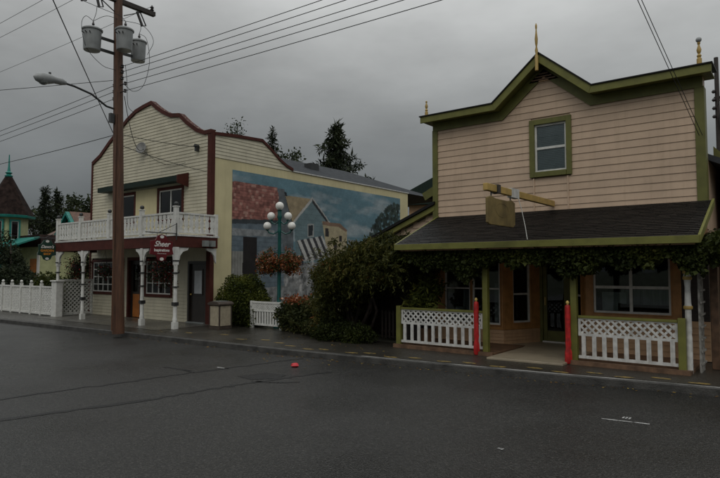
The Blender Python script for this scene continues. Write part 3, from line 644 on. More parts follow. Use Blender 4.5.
# side wall (mural side) facing +X
SF = (LX1, 0, 0, 1)
m = MB(); m.box(LX1 - .25, LX1, LY + .11, 22.75, .12, 5.35); sw_ = m.build('side_wall', 'yellow_wall', LB)
sp = [(11.6, 6.13), (12.4, 6.2), (13.6, 6.26), (14.0, 6.02), (14.4, 5.74), (14.75, 5.56), (15.1, 5.45)]
m = MB(); m.prism([(11.82, 5.35)] + [(max(y, 11.82), z - .03) for y, z in sp] + [(15.1, 5.35)], 'x', LX1 - .25, LX1 - .03); m.build('side_parapet', 'cream', LB)
def outS(z):
    hi = 15.1
    for (a, c) in zip(sp[2:], sp[3:]):
        if c[1] <= z <= a[1]: hi = a[0] + (c[0] - a[0]) * (a[1] - z) / (a[1] - c[1])
    return (LY + .11, hi if z < 6.26 else 11.7)
m = MB()
for (p, q, z, zt) in clap_rows(SF, 5.36, 6.18, .112, outS): clap_into(m, SF, p, q, z, zt, .018)
tag(m.build('clapboards', 'cream', sw_), kind='stuff')
m = MB(); n = len(sp)
for i in range(n - 1):
    a, c = sp[i], sp[i + 1]; m.prism([(a[0], a[1] - .07), (c[0], c[1] - .07), (c[0], c[1] + .03), (a[0], a[1] + .03)], 'x', LX1 - .27, LX1 + .05)
m.build('parapet_trim', 'maroon', LB)
m = MB(); m.box(LX1 - .27, LX1 + .04, 15.1, 22.8, 5.36, 5.40); m.build('wall_coping', 'white_old', LB)
m = MB(); m.box(LX1 - 7.3, LX1 - .3, 22.4, 22.7, .12, 5.2); m.build('back_wall', 'yellow_wall', LB)
m = MB(); m.box(LX0, LX0 + .2, LY + .1, 22.4, .12, 5.3); m.build('side_wall', 'cream', LB)
rx = -18.4; y0r, y1r, y2r = 12.2, 22.6, 26.6
m = MB(); m.add([(-22.5, y0r, 5.2), (-14.95, y0r, 5.42), (rx, y0r, 6.72), (rx, y1r, 6.78), (-14.95, y2r, 5.42), (-22.5, y2r, 5.2)], [(1, 4, 3, 2), (0, 2, 3, 5), (3, 4, 5), (0, 1, 2), (0, 5, 4, 1)]); rfm = m.build('roof', 'roof_grey', LB)
m = MB(); m.box(-16.9, -16.5, 18.0, 18.5, 6.0, 6.32); m.build('roof_vent', 'dark_metal', rfm)
# mural: painted picture on the wall (flat paint), generic village street
MY0, MY1, MZ0, MZ1 = 12.32, 22.1, .3, 5.06
nu_, nv_ = 420, 205
u, v = np.meshgrid(np.linspace(0, 1, nu_), np.linspace(0, 1, nv_))
def fbm(x, y, o=5, seed=0):
    r_ = np.zeros_like(x); a = 1.0; g = np.random.default_rng(seed)
    for k in range(o):
        for j in range(3):
            th = g.random() * 6.28; ph = g.random() * 6.28; fq = 2 ** k * (1 + .35 * g.random()); r_ += a * np.sin((x * np.cos(th) + y * np.sin(th)) * fq * 6.28 + ph + 1.4 * np.sin(fq * 2.1 * (y * np.cos(th) - x * np.sin(th)) * 3 + ph))/3
        a *= .55
    return r_
def inpoly(P, uu, vv):
    c = np.zeros(uu.shape, bool); n = len(P)
    for i in range(n):
        (x1, y1), (x2, y2) = P[i], P[(i + 1) % n]
        if y1 == y2: continue
        k = ((y1 > vv) != (y2 > vv)) & (uu < (x2 - x1) * (vv - y1) / (y2 - y1) + x1); c ^= k
    return c
C = np.zeros((nv_, nu_, 3))
def paint(P, col, jit=.004, noise=.12, seed=1, f=3, a=1.0):
    uu = u + fbm(u * 2, v, 4, seed + 50) * jit; vv = v + fbm(u * 2, v, 4, seed + 51) * jit
    k = inpoly(P, uu, vv) if P is not None else np.ones_like(u, bool)
    t = (1 + noise * fbm(u * f * 2, v * f, 5, seed))[..., None] * np.array(col); C[k] = (C * (1 - a) + t * a)[k]; return k
sk = fbm(u * 1.2, v * 1.6, 5, 3)
base = np.array((.115, .205, .245)) * (1 + .15 * sk)[..., None] + np.array((.10, .10, .10)) * np.clip(.55 - v, 0, 1)[..., None]
C[:] = base
cl = np.clip(fbm(u * 1.3, v * 2.2, 5, 9) * .9 - .15 + .5 * np.exp(-((u - .55) / .22) ** 2) * np.exp(-((v - .78) / .2) ** 2), 0, .8)[..., None]
C[:] = C * (1 - cl * .75) + np.array((.40, .43, .44)) * cl * .75
paint([(0, 0), (1, 0), (1, .30), (.7, .36), (.5, .42), (.2, .36), (0, .3)], (.20, .205, .205), .01, .4, 4, 9)
k = paint([(-.01, .92), (.204, .927), (.241, .665), (-.01, .64)], (.27, .115, .095), .003, .25, 5, 12)
row = np.floor(v / .020 + .12 * fbm(u, v, 3, 77)); bl = np.random.default_rng(5).random((80, 160))[row.astype(int) % 80, (np.floor(u / .011 + (row % 2) * .5)).astype(int) % 160]
C[k] = C[k] * (.68 + .62 * bl[k])[:, None]; C[k & (np.mod(v / .020, 1) < .22)] *= .72
kk = k & (bl > .88); C[kk] = C[kk] * .5 + np.array((.22, .15, .12))
paint([(-.01, .66), (.236, .685), (.243, .655), (-.01, .625)], (.045, .055, .06), .002, .2, 6)
k = paint([(-.01, .63), (.231, .655), (.243, .2), (-.01, .17)], (.12, .155, .18), .002, .15, 7, 7); C[k & (np.mod(v / .032, 1) < .14)] *= .75
paint([(0, .60), (.19, .61), (.20, .565), (0, .55)], (.22, .235, .24), .004, .3, 8, 9)
paint([(.049, .545), (.112, .55), (.112, .26), (.049, .25)], (.018, .016, .016), .002, .2, 9)
k = paint([(-.01, .445), (.049, .445), (.05, .255), (-.01, .25)], (.25, .25, .23), .002, .15, 10); C[k & (np.mod(u / .012, 1) < .2)] *= .6
paint([(.118, .44), (.20, .50), (.20, .48), (.118, .42)], (.16, .17, .17), .002, .1, 11); paint([(.118, .44), (.128, .44), (.128, .24), (.118, .24)], (.16, .17, .17), .002, .1, 11)
k = paint([(.208, .92), (.24, .918), (.29, .677), (.29, .42), (.24, .42)], (.11, .125, .135), .002, .25, 12, 9)
paint([(.24, .9), (.252, .9), (.296, .66), (.286, .64)], (.02, .022, .025), .002, .1, 13)
paint([(.247, .872), (.392, .876), (.288, .66)], (.30, .24, .15), .003, .15, 14, 9)
k = paint([(.392, .876), (.482, .72), (.474, .38), (.305, .37), (.293, .679)], (.135, .195, .21), .002, .12, 15); C[k & (np.mod(v / .022, 1) < .14)] *= .82
for P, c_ in (([(.392, .892), (.286, .677), (.286, .655), (.392, .862)], (.42, .42, .40)), ([(.392, .892), (.502, .698), (.494, .672), (.392, .845)], (.03, .032, .035)), ([(.392, .892), (.50, .70), (.499, .689), (.392, .878)], (.4, .4, .38)),
              ([(.365, .675), (.402, .68), (.402, .575), (.365, .57)], (.30, .31, .30)), ([(.371, .665), (.396, .668), (.396, .585), (.371, .58)], (.03, .035, .04)), ([(.306, .42), (.345, .42), (.345, .31), (.306, .31)], (.03, .035, .04))): paint(P, c_, .0015, .1, 16)
k = paint([(.45, .705), (.56, .70), (.605, .655), (.606, .40), (.499, .39), (.474, .5)], (.36, .31, .20), .002, .15, 17, 7)
paint([(.452, .71), (.56, .706), (.61, .65), (.60, .635), (.55, .675), (.452, .68)], (.20, .13, .09), .002, .1, 18)
for P in ([(.47, .655), (.49, .655), (.49, .585), (.47, .585)], [(.555, .60), (.572, .60), (.572, .55), (.555, .55)], [(.52, .54), (.54, .54), (.54, .48), (.52, .48)]): paint(P, (.035, .03, .03), .001, .1, 19)
k = paint([(.31, .54), (.452, .59), (.503, .432), (.345, .392)], (.46, .46, .44), .002, .06, 20)
st = np.mod((u - (.56 - v) * .30) / .036, 1) < .47; C[k & st] = np.array((.045, .045, .05))
paint([(.345, .392), (.503, .432), (.500, .418), (.345, .378)], (.3, .3, .29), .002, .1, 21)
paint([(.62, .58), (.70, .56), (.80, .52), (.80, .40), (.62, .40)], (.22, .215, .21), .02, .6, 22, 12, .75)
for sd_ in range(420):                                 # painted tree built of leaf dabs
    g = np.random.default_rng(3000 + sd_); t_ = g.random(); c_ = .50 + .44 * t_; a = 1.0 - g.random() ** .8 * np.interp(t_, [0, .35, .7, 1], [.21, .24, .17, .06]); r1, r2 = g.uniform(.004, .011), g.uniform(.010, .026); val = g.choice([.014, .022, .035, .06])
    k = ((u - a) / r1) ** 2 + ((v - c_) / r2) ** 2 < 1; C[k] = C[k] * .25 + .75 * val * np.array((.75, 1.15, .95))
for sd_ in range(60):                                  # boulders and bits of foreground
    g = np.random.default_rng(100 + sd_); a, c_ = g.uniform(.19, .95), g.uniform(.0, .36); r1, r2 = g.uniform(.012, .04), g.uniform(.012, .035); val = g.uniform(.07, .36)
    paint([(a + r1 * math.cos(t), c_ + r2 * 1.3 * math.sin(t)) for t in np.linspace(0, 6.28, 9)[:-1]], (val, val * 1.0, val * .98), .006, .4, 200 + sd_, 14, .7)
for sd_ in range(150):                                 # loose brush dabs: flowers, sticks, people-sized smudges in the street
    g = np.random.default_rng(900 + sd_); a, c_ = g.uniform(.22, .80), g.uniform(.08, .46); r1, r2 = g.uniform(.003, .010), g.uniform(.006, .030); val = g.choice([.03, .08, .34, .46])
    k = ((u - a) / r1) ** 2 + ((v - c_) / r2) ** 2 + .5 * fbm(u * 6, v * 3, 3, sd_) < 1; C[k] = C[k] * .35 + .65 * val * np.array((1, .98, .95))
C *= (1 + .10 * fbm(u * 14, v * 8, 4, 60) + .06 * np.random.default_rng(3).normal(size=u.shape))[..., None]
C = np.clip(C, .004, .8)
me = bpy.data.meshes.new('mural')
V = np.stack([np.full(u.shape, .006), MY0 + u * (MY1 - MY0), MZ0 + v * (MZ1 - MZ0)], -1).reshape(-1, 3) + np.array([LX1, 0, 0]) - np.array(LOC[LB.name])
idx = np.arange(nu_ * nv_).reshape(nv_, nu_); Q = np.stack([idx[:-1, :-1], idx[:-1, 1:], idx[1:, 1:], idx[1:, :-1]], -1).reshape(-1, 4)
me.vertices.add(len(V)); me.vertices.foreach_set('co', V.ravel().astype(np.float32)); me.loops.add(Q.size); me.loops.foreach_set('vertex_index', Q.ravel().astype(np.int32)); me.polygons.add(len(Q)); me.polygons.foreach_set('loop_start', np.arange(0, Q.size, 4, dtype=np.int32)); me.update(calc_edges=True)
ca = me.color_attributes.new('paint', 'FLOAT_COLOR', 'POINT'); ca.data.foreach_set('color', np.concatenate([C.reshape(-1, 3), np.ones((len(V), 1))], 1).ravel().astype(np.float32))
mm_ = bpy.data.materials.new('mural_paint'); mm_.use_nodes = True; t = mm_.node_tree; at = N(t, 'ShaderNodeAttribute'); at.attribute_name = 'paint'; t.links.new(at.outputs['Color'], t.nodes['Principled BSDF'].inputs['Base Color']); t.nodes['Principled BSDF'].inputs['Roughness'].default_value = .6; t.nodes['Principled BSDF'].inputs['Specular IOR Level'].default_value = .2
me.materials.append(mm_); mo = bpy.data.objects.new('mural', me); COL.objects.link(mo); mo.parent = LB; tag(mo, 'painted mural of village houses under a cloudy blue sky')

# windows, doors of the left shop
for (x0, x1) in ((-21.85, -19.75),): wA = window(LB, GF, x0, x1, .99, 2.10, cas=.1, casm='maroon', nu=6, nz=4, mut=.035, back='curtain', depth=.14, name='shop_window')
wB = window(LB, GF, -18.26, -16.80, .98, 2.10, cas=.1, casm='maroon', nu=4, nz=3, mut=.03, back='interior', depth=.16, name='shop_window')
m = MB(); m.fbox(GF, -18.15, -16.9, -.135, -.125, 1.0, 1.42); m.build('cafe_curtain', 'curtain', wB)
window(LB, GF, -17.56, -16.26, 3.50, 4.5, cas=.1, casm='maroon', nu=2, nz=1, mut=.05, back='blind', depth=.14, glass='glass_dark')
window(LB, GF, -20.0, -19.08, 3.50, 4.5, cas=.1, casm='maroon', nu=1, nz=1, back='blind', depth=.14)
m = MB(); m.fbox(GF, -18.98, -17.66, -.01, .025, 3.2, 4.62); m.build('panel_board', 'yellow_wall', LB)
# middle doorway with orange kick panel
m = MB(); m.fbox(GF, -19.42, -19.33, -.1, .04, .12, 2.25); m.fbox(GF, -18.59, -18.5, -.1, .04, .12, 2.25); m.fbox(GF, -19.33, -18.59, -.1, .04, 2.14, 2.25); m.build('door_frame', 'maroon', LB)
m = MB(); m.fbox(GF, -19.33, -19.2, -.12, -.07, .14, 2.14); m.fbox(GF, -18.72, -18.59, -.12, -.07, .14, 2.14); m.fbox(GF, -19.2, -18.72, -.12, -.07, .95, 1.03); m.fbox(GF, -19.2, -18.72, -.12, -.07, 2.0, 2.14); dm = m.build('door', 'door_dark', LB)
m = MB(); m.fbox(GF, -19.2, -18.72, -.1, -.075, .14, .95); m.build('kick_panel', 'orange_panel', dm)
m = MB(); m.fbox(GF, -19.2, -18.72, -.1, -.095, 1.03, 2.0); m.build('pane', 'glass_dark', dm)
m = MB(); m.fbox(GF, -19.4, -18.5, -.32, -.3, .12, 2.25); m.build('backing', 'interior', dm)
m = MB(); m.fbox(GF, -18.62, -18.56, -.07, -.02, .98, 1.12); m.build('handle', 'gold', dm)
# right dark door
m = MB(); m.fbox(GF, -15.87, -15.79, -.1, .03, .12, 2.08); m.fbox(GF, -15.0, -14.92, -.1, .03, .12, 2.08); m.fbox(GF, -15.79, -15.0, -.1, .03, 2.0, 2.08); m.build('door_frame', 'door_dark', LB)
m = MB(); m.fbox(GF, -15.79, -15.0, -.09, -.04, .14, 2.0); d2 = m.build('door', 'door_dark', LB)
m = MB(); m.fbox(GF, -15.6, -15.2, -.039, -.032, 1.05, 1.78); m.build('pane', 'blind', d2)
m = MB(); m.fbox(GF, -15.64, -15.6, -.04, -.02, 1.0, 1.83); m.fbox(GF, -15.2, -15.16, -.04, -.02, 1.0, 1.83); m.fbox(GF, -15.6, -15.2, -.04, -.02, 1.0, 1.05); m.fbox(GF, -15.6, -15.2, -.04, -.02, 1.78, 1.83); m.build('pane_frame', 'door_dark', d2)
m = MB(); m.ball((-15.72, LY - .0, 1.02), .03); m.build('knob', 'gold', d2, smooth=True)
m = MB(); m.fbox(GF, -15.85, -14.95, -.02, .10, .126, .16); m.build('threshold', 'lid', d2)
# awning over upper windows
m = MB(); m.prism([(LY - .03, 4.94), (LY - .42, 4.82), (LY - .42, 4.66), (LY - .03, 4.68)], 'x', -20.9, -15.95); aw = m.build('awning', 'green_awning', LB)
for i in range(17): x = -20.85 + i * .305; m = MB(); m.bar((x, LY - .03, 4.945), (x, LY - .43, 4.825), .025, .02); m.build('standing_seam', 'green_awning', aw)
m = MB(); m.prism([(LY - .03, 4.97), (LY - .45, 4.85), (LY - .45, 4.60), (LY - .03, 4.5)], 'x', -15.948, -15.90); m.build('end_board', 'maroon', aw)
# satellite dish like disc and lamp on the gable
m = MB(); m.lathe(0, 0, [(.03, 0), (.16, .03), (.21, .08), (.2, .09), (.02, .05)], 16); o = m.build('round_dish', 'dish_grey', None, smooth=True); o.parent = LB; o.location = Vector((-18.5, LY - .1, 6.08)) - LOC[LB.name]; o.rotation_euler = (R(80), 0, R(20))
m = MB(); m.box(-15.46, -15.38, LY - .14, LY - .02, 5.60, 5.75); m.prism([(-15.49, 5.75), (-15.35, 5.75), (-15.42, 5.83)], 'y', LY - .17, LY - .02); m.build('wall_lantern', 'dark_metal', LB)
# balcony
BY = 10.0
m = MB(); m.box(-21.62, -14.34, BY - .06, BY + .06, 2.46, 2.78); bl_ = m.build('balcony_beam', 'maroon', LB, bevel=.006)
m = MB(); m.box(-14.46, -14.34, BY + .06, LY - .06, 2.46, 2.78); m.build('balcony_beam', 'maroon', LB, bevel=.006)
m = MB(); m.box(-21.62, -21.5, BY + .06, LY - .06, 2.46, 2.78); m.build('balcony_beam', 'maroon', LB, bevel=.006)
m = MB(); m.box(-21.64, -14.32, BY - .08, LY - .02, 2.78, 2.83); m.build('balcony_deck', 'white_old', LB)
m = MB(); m.box(-21.5, -14.46, BY + .06, LY - .02, 2.60, 2.63); m.build('balcony_soffit', 'cream', LB)
bp_ = [-21.56, -19.92, -18.05, -16.17, -14.42]
for x in bp_:
    m = MB(); m.box(x - .06, x + .06, BY - .06, BY + .06, 2.83, 3.62); pp = m.build('balcony_post', 'white_paint', LB, bevel=.006)
    m = MB(); m.box(x - .075, x + .075, BY - .075, BY + .075, 3.62, 3.65); m.build('cap', 'white_paint', pp); m = MB(); m.ball((x, BY, 3.715), .065); m.build('ball_finial', 'dark_metal', pp, smooth=True)
m = MB(); m.box(-14.47, -14.37, LY - .13, LY - .03, 2.83, 3.5); m.build('balcony_post', 'white_paint', LB)
bw = [(-.07, 0), (.07, 0), (.07, .1), (.035, .15), (.07, .21), (.07, .33), (.035, .38), (.07, .44), (.07, .55), (-.07, .55), (-.07, .44), (-.035, .38), (-.07, .33), (-.07, .21), (-.035, .15), (-.07, .1)]
m = MB(); m.prism(bw, 'y', -.01, .01); bme = mesh_of(m, 'white_paint', 'baluster')
def run(p, q, rotz):
    p = Vector(p); q = Vector(q); L_ = (q - p).length; n = max(2, int(round(L_ / .2))); d = (q - p) / L_
    for i in range(n): c = p + d * (L_ * (i + .5) / n); piece('baluster', bme, (c.x, c.y, 2.90), LB, (0, 0, rotz))
    for z0, z1 in ((3.43, 3.48), (2.88, 2.92)): m = MB(); m.bar((p.x, p.y, (z0 + z1) / 2), (q.x, q.y, (z0 + z1) / 2), .06, z1 - z0); m.build('balcony_rail', 'white_paint', LB)
for a, c in zip(bp_, bp_[1:]): run((a + .06, BY), (c - .06, BY), 0)
run((-14.42, BY + .06), (-14.42, LY - .13), R(90)); run((-21.56, BY + .06), (-21.56, LY - .05), R(90))
# porch posts with brackets and dark bands
for i, x in enumerate((-21.5, -19.68, -16.08, -14.40)):
    m = MB(); m.box(x - .07, x + .07, BY - .07, BY + .07, .12, .32); m.lathe(x, BY, [(.065, .32), (.07, .4), (.055, .46), (.058, .9), (.05, 1.3), (.052, 1.8), (.06, 1.95)], 12); m.box(x - .06, x + .06, BY - .06, BY + .06, 1.95, 2.46); pp = m.build('porch_post', 'white_paint', LB, smooth=True)
    for z in (.78, 1.30, 1.70, 2.05): hh = .10 if z == .78 else .035; m = MB(); m.box(x - .072, x + .072, BY - .072, BY + .072, z, z + hh); m.build('dark_band', 'dark_band', pp)
    for s_ in (-1, 1):
        if i == 3 and s_ == 1: continue
        cv = [(x + s_ * .06, 2.45), (x + s_ * .36, 2.45), (x + s_ * .34, 2.38), (x + s_ * .22, 2.33), (x + s_ * .13, 2.22), (x + s_ * .10, 2.08), (x + s_ * .06, 2.0)]
        m = MB(); m.prism(cv, 'y', BY - .03, BY + .03); m.build('bracket', 'white_paint', pp)
x = -14.40
cv = [(BY + .06, 2.45), (BY + .42, 2.45), (BY + .38, 2.38), (BY + .22, 2.33), (BY + .13, 2.22), (BY + .10, 2.08), (BY + .06, 2.0)]
m = MB(); m.prism(cv, 'x', x - .03, x + .03); m.build('bracket', 'white_paint', pp)
cv = [(LY - .03 - (a - BY), z) for a, z in cv]; m = MB(); m.prism(cv, 'x', x - .03, x + .03); m.build('bracket', 'white_paint', LB)
m = MB(); m.box(-21.72, -21.34, BY - .12, BY + .12, .12, 1.38); m.box(-21.76, -21.30, BY - .16, BY + .16, 1.38, 1.43); m.build('post_pedestal', 'white_paint', LB, bevel=.008)
m = MB(); m.box(-14.33, -14.20, 10.85, 11.0, 2.5, 2.68); m.build('floodlight', 'lid', LB); m = MB(); m.box(-14.33, -14.20, 11.1, 11.25, 2.5, 2.68); m.build('floodlight', 'lid', LB)
# lattice screen closing the porch end
lsn = thing('lattice_screen', 'white lattice screen closing the end of the porch beside the pedestal', 'lattice screen', (-21.7, 10.75, .12))
m = MB(); m.box(-21.76, -21.70, BY + .14, BY + .2, .13, 1.46); m.box(-21.76, -21.70, LY - .14, LY - .08, .13, 1.46); m.box(-21.76, -21.70, BY + .2, LY - .14, 1.38, 1.46); m.box(-21.76, -21.70, BY + .2, LY - .14, .15, .23); m.build('frame', 'white_paint', lsn)
m = MB()
for (p, q, s_) in lattice_piece(BY + .2, LY - .14, .23, 1.38, .15, .04): xx = -21.73 + s_ * .006; m.bar((xx, p[0], p[1]), (xx, q[0], q[1]), .01, .04, up=(1, 0, 0)) if False else m.bar((xx, p[0], p[1]), (xx, q[0], q[1]), .01, .045)
tag(m.build('lattice', 'white_paint', lsn), kind='stuff')
# signs on iron brackets over the pavement
def shop_sign(x, y0, y1, zb, mt, label, lines):
    t = thing('bracket_sign', label, 'sign', (x, y1, zb)); yc = (y0 + y1) / 2; wdt = y1 - y0; h = .62
    m = MB(); m.tube([(x, y0 - .12, zb + .08), (x, y1 + .12, zb + .08)], .014, 6); m.tube([(x, y1 + .1, zb + .38), (x, y1 + .1, zb - .1)], .014, 6); m.tube([(x, yc - .1, zb + .08), (x, y1 + .1, zb + .36)], .009, 6); m.build('iron_bracket', 'dark_metal', t)
    for yy in (yc - .14, yc + .14): m = MB(); m.tube([(x, yy, zb + .08), (x, yy, zb - .08)], .006, 5); m.build('hanger', 'dark_metal', t)
    a, c = y0, y1; z = zb
    pl = [(a + .02, z - .16), (yc - .20, z - .13), (yc - .13, z + .0), (yc, z + .04), (yc + .13, z + .0), (yc + .20, z - .13), (c - .02, z - .16), (c - .04, z - .36), (c, z - .52), (yc + .18, z - .55), (yc + .12, z - .68), (yc, z - .73), (yc - .12, z - .68), (yc - .18, z - .55), (a, z - .52), (a + .04, z - .36)]
    m = MB(); m.prism(pl, 'x', x - .018, x + .018); bd = m.build('board', mt, t, bevel=.004)
    for zz in (z - .035, z - .655): m = MB(); m.v = []; m.add([(x + .021, yc + .065 * math.cos(q), zz + .045 * math.sin(q)) for q in np.linspace(0, 6.283, 15)[:-1]], [tuple(range(14))]); m.build('cameo', 'sign_white', bd)
    for body, size, mtx, dz, sh in lines: text(body, size, mtx, bd, (x + .019, yc, z + dz), shear=sh, offset=.004)
    return t
shop_sign(-14.30, 9.08, 9.84, 2.76, 'sign_red', 'dark red shaped sign lettered Sheer hanging by the cream shop porch', [('Sheer', .21, 'sign_white', -.24, .4), ('Inspirations', .105, 'sign_white', -.41, 0), ('- - - - - - - -', .06, 'sign_white', -.50, 0)])
shop_sign(-21.62, 9.32, 9.98, 2.86, 'sign_green', 'dark green shaped sign with white and orange lettering beside lattice fence', [('Dawn\'s', .15, 'sign_white', -.23, .35), ('GARDEN', .115, 'sign_orange', -.37, 0), ('SHOP', .10, 'sign_orange', -.49, 0)])
# hanging baskets
def basket(x, y, z, r_, label, mt='leaf_basket', n=1500):
    t = thing('hanging_basket', label, 'flower basket', (x, y, z - r_ * 1.2), 'hanging baskets under the cream shop balcony')
    m = MB(); m.lathe(x, y, [(.02, z - .2), (.12, z - .15), (.17, z), (.16, z)], 12); m.build('bowl', 'dark_metal', t)
    for k in range(3): a = k * 2.09; m = MB(); m.tube([(x + .16 * math.cos(a), y + .16 * math.sin(a), z), (x, y, 2.47)], .004, 4); m.build('chain', 'dark_metal', t)
    leaves('foliage', blob(n, (x, y, z - .08), (r_, r_, r_ * 1.15), .3, 4, .3), .055, mt, t, droop=.6)
basket(-20.6, 10.25, 1.98, .42, 'red flowering hanging basket between the pedestal post and the next post')
basket(-19.0, 10.4, 1.85, .26, 'small dark leafy hanging basket near the middle doorway', n=700)
basket(-15.45, 10.3, 1.86, .46, 'dark red trailing hanging basket behind the red sign')
# service wires on the gable front
# ================================================================== left lattice fence
lf = thing('lattice_fence', 'long white lattice fence with round topped posts by sidewalk', 'fence', (-24, 10, .1))
xs = [-21.9 - .86 * k for k in range(0, 14)]
for i, x in enumerate(xs[1:]):
    m = MB(); m.box(x - .045, x + .045, 9.95, 10.05, .1, 1.30); m.ball((x, 10, 1.36), .055, 10, 6); m.build('post', 'white_paint', lf)
for a, c in zip(xs, xs[1:]):
    m = MB()
    for (p, q, s_) in lattice_piece(c + .05, a - .05, .22, 1.14, .13, .035): yy = 10 + s_ * .006; m.bar((p[0], yy, p[1]), (q[0], yy, q[1]), .01, .045)
    tag(m.build('lattice_panel', 'white_paint', lf), kind='stuff')
    m = MB(); m.box(c + .045, a - .045, 9.97, 10.03, 1.14, 1.2); m.build('top_rail', 'white_paint', lf); m = MB(); m.box(c + .045, a - .045, 9.97, 10.03, .16, .22); m.build('bottom_rail', 'white_paint', lf)

# low white fence by the lamp
wf = thing('low_garden_fence', 'short white picket fence with lattice top below the globe lamp', 'fence', (-12.4, 11.6, .12))
fx0, fx1, fy = -13.0, -11.78, 11.66
for x in (fx0, fx1): m = MB(); m.box(x - .045, x + .045, fy - .045, fy + .045, .1, .90); m.build('post', 'white_paint', wf)
for z0, z1 in ((.84, .89), (.60, .64), (.20, .25)): m = MB(); m.box(fx0 + .045, fx1 - .045, fy - .02, fy + .02, z0, z1); m.build('rail', 'white_paint', wf)
m = MB()
for (p, q, s_) in lattice_piece(fx0 + .045, fx1 - .045, .64, .84, .07, .02): yy = fy + s_ * .005; m.bar((p[0], yy, p[1]), (q[0], yy, q[1]), .008, .024)
tag(m.build('lattice', 'white_paint', wf), kind='stuff')
m = MB(); m.box(-.032, .032, -.01, .01, 0, .35); pme = mesh_of(m, 'white_paint', 'picket')
for i in range(10): piece('picket', pme, (fx0 + .11 + i * .111, fy, .25), wf)

# litter bin
lb_ = thing('litter_bin', 'square litter bin with beige panels and dark lid outside cream shop', 'litter bin', (-13.42, 10.9, .12))
bx, by_, hw = -13.42, 10.84, .225
m = MB(); m.box(bx - hw, bx + hw, by_ - hw, by_ + hw, .125, .20); m.build('base', 'bin_dark', lb_)
for sx in (-1, 1):
    for sy in (-1, 1): m = MB(); m.box(bx + sx * hw - .03 * (sx > 0) - 0, bx + sx * hw + .03 * (sx < 0), by_ + sy * hw - .03 * (sy > 0), by_ + sy * hw + .03 * (sy < 0), .20, .80); m.build('corner_post', 'bin_dark', lb_)
for (a, c) in ((bx - hw + .04, bx + hw - .04),):
    for yy in (by_ - hw + .0, by_ + hw - .02): m = MB(); m.box(a, c, yy, yy + .02, .215, .78); m.build('panel', 'bin_panel', lb_, bevel=.004)
for (a, c) in ((by_ - hw + .04, by_ + hw - .04),):
    for xx in (bx - hw, bx + hw - .02): m = MB(); m.box(xx, xx + .02, a, c, .215, .78); m.build('panel', 'bin_panel', lb_, bevel=.004)
m = MB(); m.box(bx - hw + .03, bx + hw - .03, by_ - hw + .03, by_ + hw - .03, .2, .78); m.build('liner', 'bin_dark', lb_)
m = MB(); m.prism([(bx - hw - .04, .80), (bx + hw + .04, .80), (bx + hw + .04, .85), (bx + hw - .06, .90), (bx - hw + .06, .90), (bx - hw - .04, .85)], 'y', by_ - hw - .04, by_ + hw + .04); m.build('lid', 'bin_dark', lb_, bevel=.01)
m = MB(); m.box(bx - .16, bx + .16, by_ - .16, by_ + .16, .905, .915); m.build('lid_highlight', 'lid', lb_)  # paler plate stands in for the highlight on the dark lid top

# five-globe street lamp with flower baskets
lx, ly = -12.36, 12.12
sl = thing('globe_street_lamp', 'dark teal street lamp with five white globes and orange flower baskets', 'street lamp', (lx, ly, .1))
m = MB(); m.lathe(lx, ly, [(.16, .1), (.16, .3), (.11, .36), (.10, .7), (.07, .78), (.055, 1.0), (.048, 2.9), (.06, 2.95), (.05, 3.0), (.05, 3.3), (.075, 3.36), (.06, 3.42), (.06, 3.54), (.085, 3.56)], 16); m.build('column', 'teal_post', sl, smooth=True)
ux_, uy_ = .79, .61
globes = [(0, 3.69, .125, 0), (.25, 3.39, .118, 0), (-.25, 3.39, .118, 0), (.36, 3.10, .118, 1), (-.36, 3.10, .118, 1)]
for k, (d, z, r_, e_) in enumerate(globes):
    cx_, cy_ = lx + ux_ * d, ly + uy_ * d
    m = MB(); m.ball((cx_, cy_, z), r_, 18, 12); m.build('globe', 'globe', sl, smooth=True)
    if d:
        m = MB(); zz = z - .14; m.tube([(lx + ux_ * .04 * np.sign(d), ly + uy_ * .04 * np.sign(d), zz - .02), (lx + ux_ * d * .5, ly + uy_ * d * .5, zz - .10), (lx + ux_ * d * .85, ly + uy_ * d * .85, zz - .06), (cx_, cy_, zz + .02)], .022, 8); m.lathe(cx_, cy_, [(.03, zz), (.06, zz + .03), (.05, zz + .06)], 10); m.build('arm', 'teal_post', sl, smooth=True)
for s_ in (-1, 1):
    cx_, cy_ = lx + s_ * ux_ * .29, ly + s_ * uy_ * .29
    m = MB(); m.tube([(lx, ly, 2.30), (cx_, cy_, 2.36), (lx + s_ * ux_ * .42, ly + s_ * uy_ * .42, 2.30)], .015, 6); m.build('basket_arm', 'teal_post', sl)
    m = MB(); m.lathe(cx_, cy_, [(.03, 1.78), (.15, 1.84), (.2, 2.0), (.19, 2.0)], 12); fb = m.build('flower_basket', 'dark_metal', sl)
    leaves('blooms', blob(4200, (cx_, cy_, 2.0), (.36, .36, .36), .3, 4, .5), .045, 'leaf_flower', fb, droop=.35, aspect=.8)

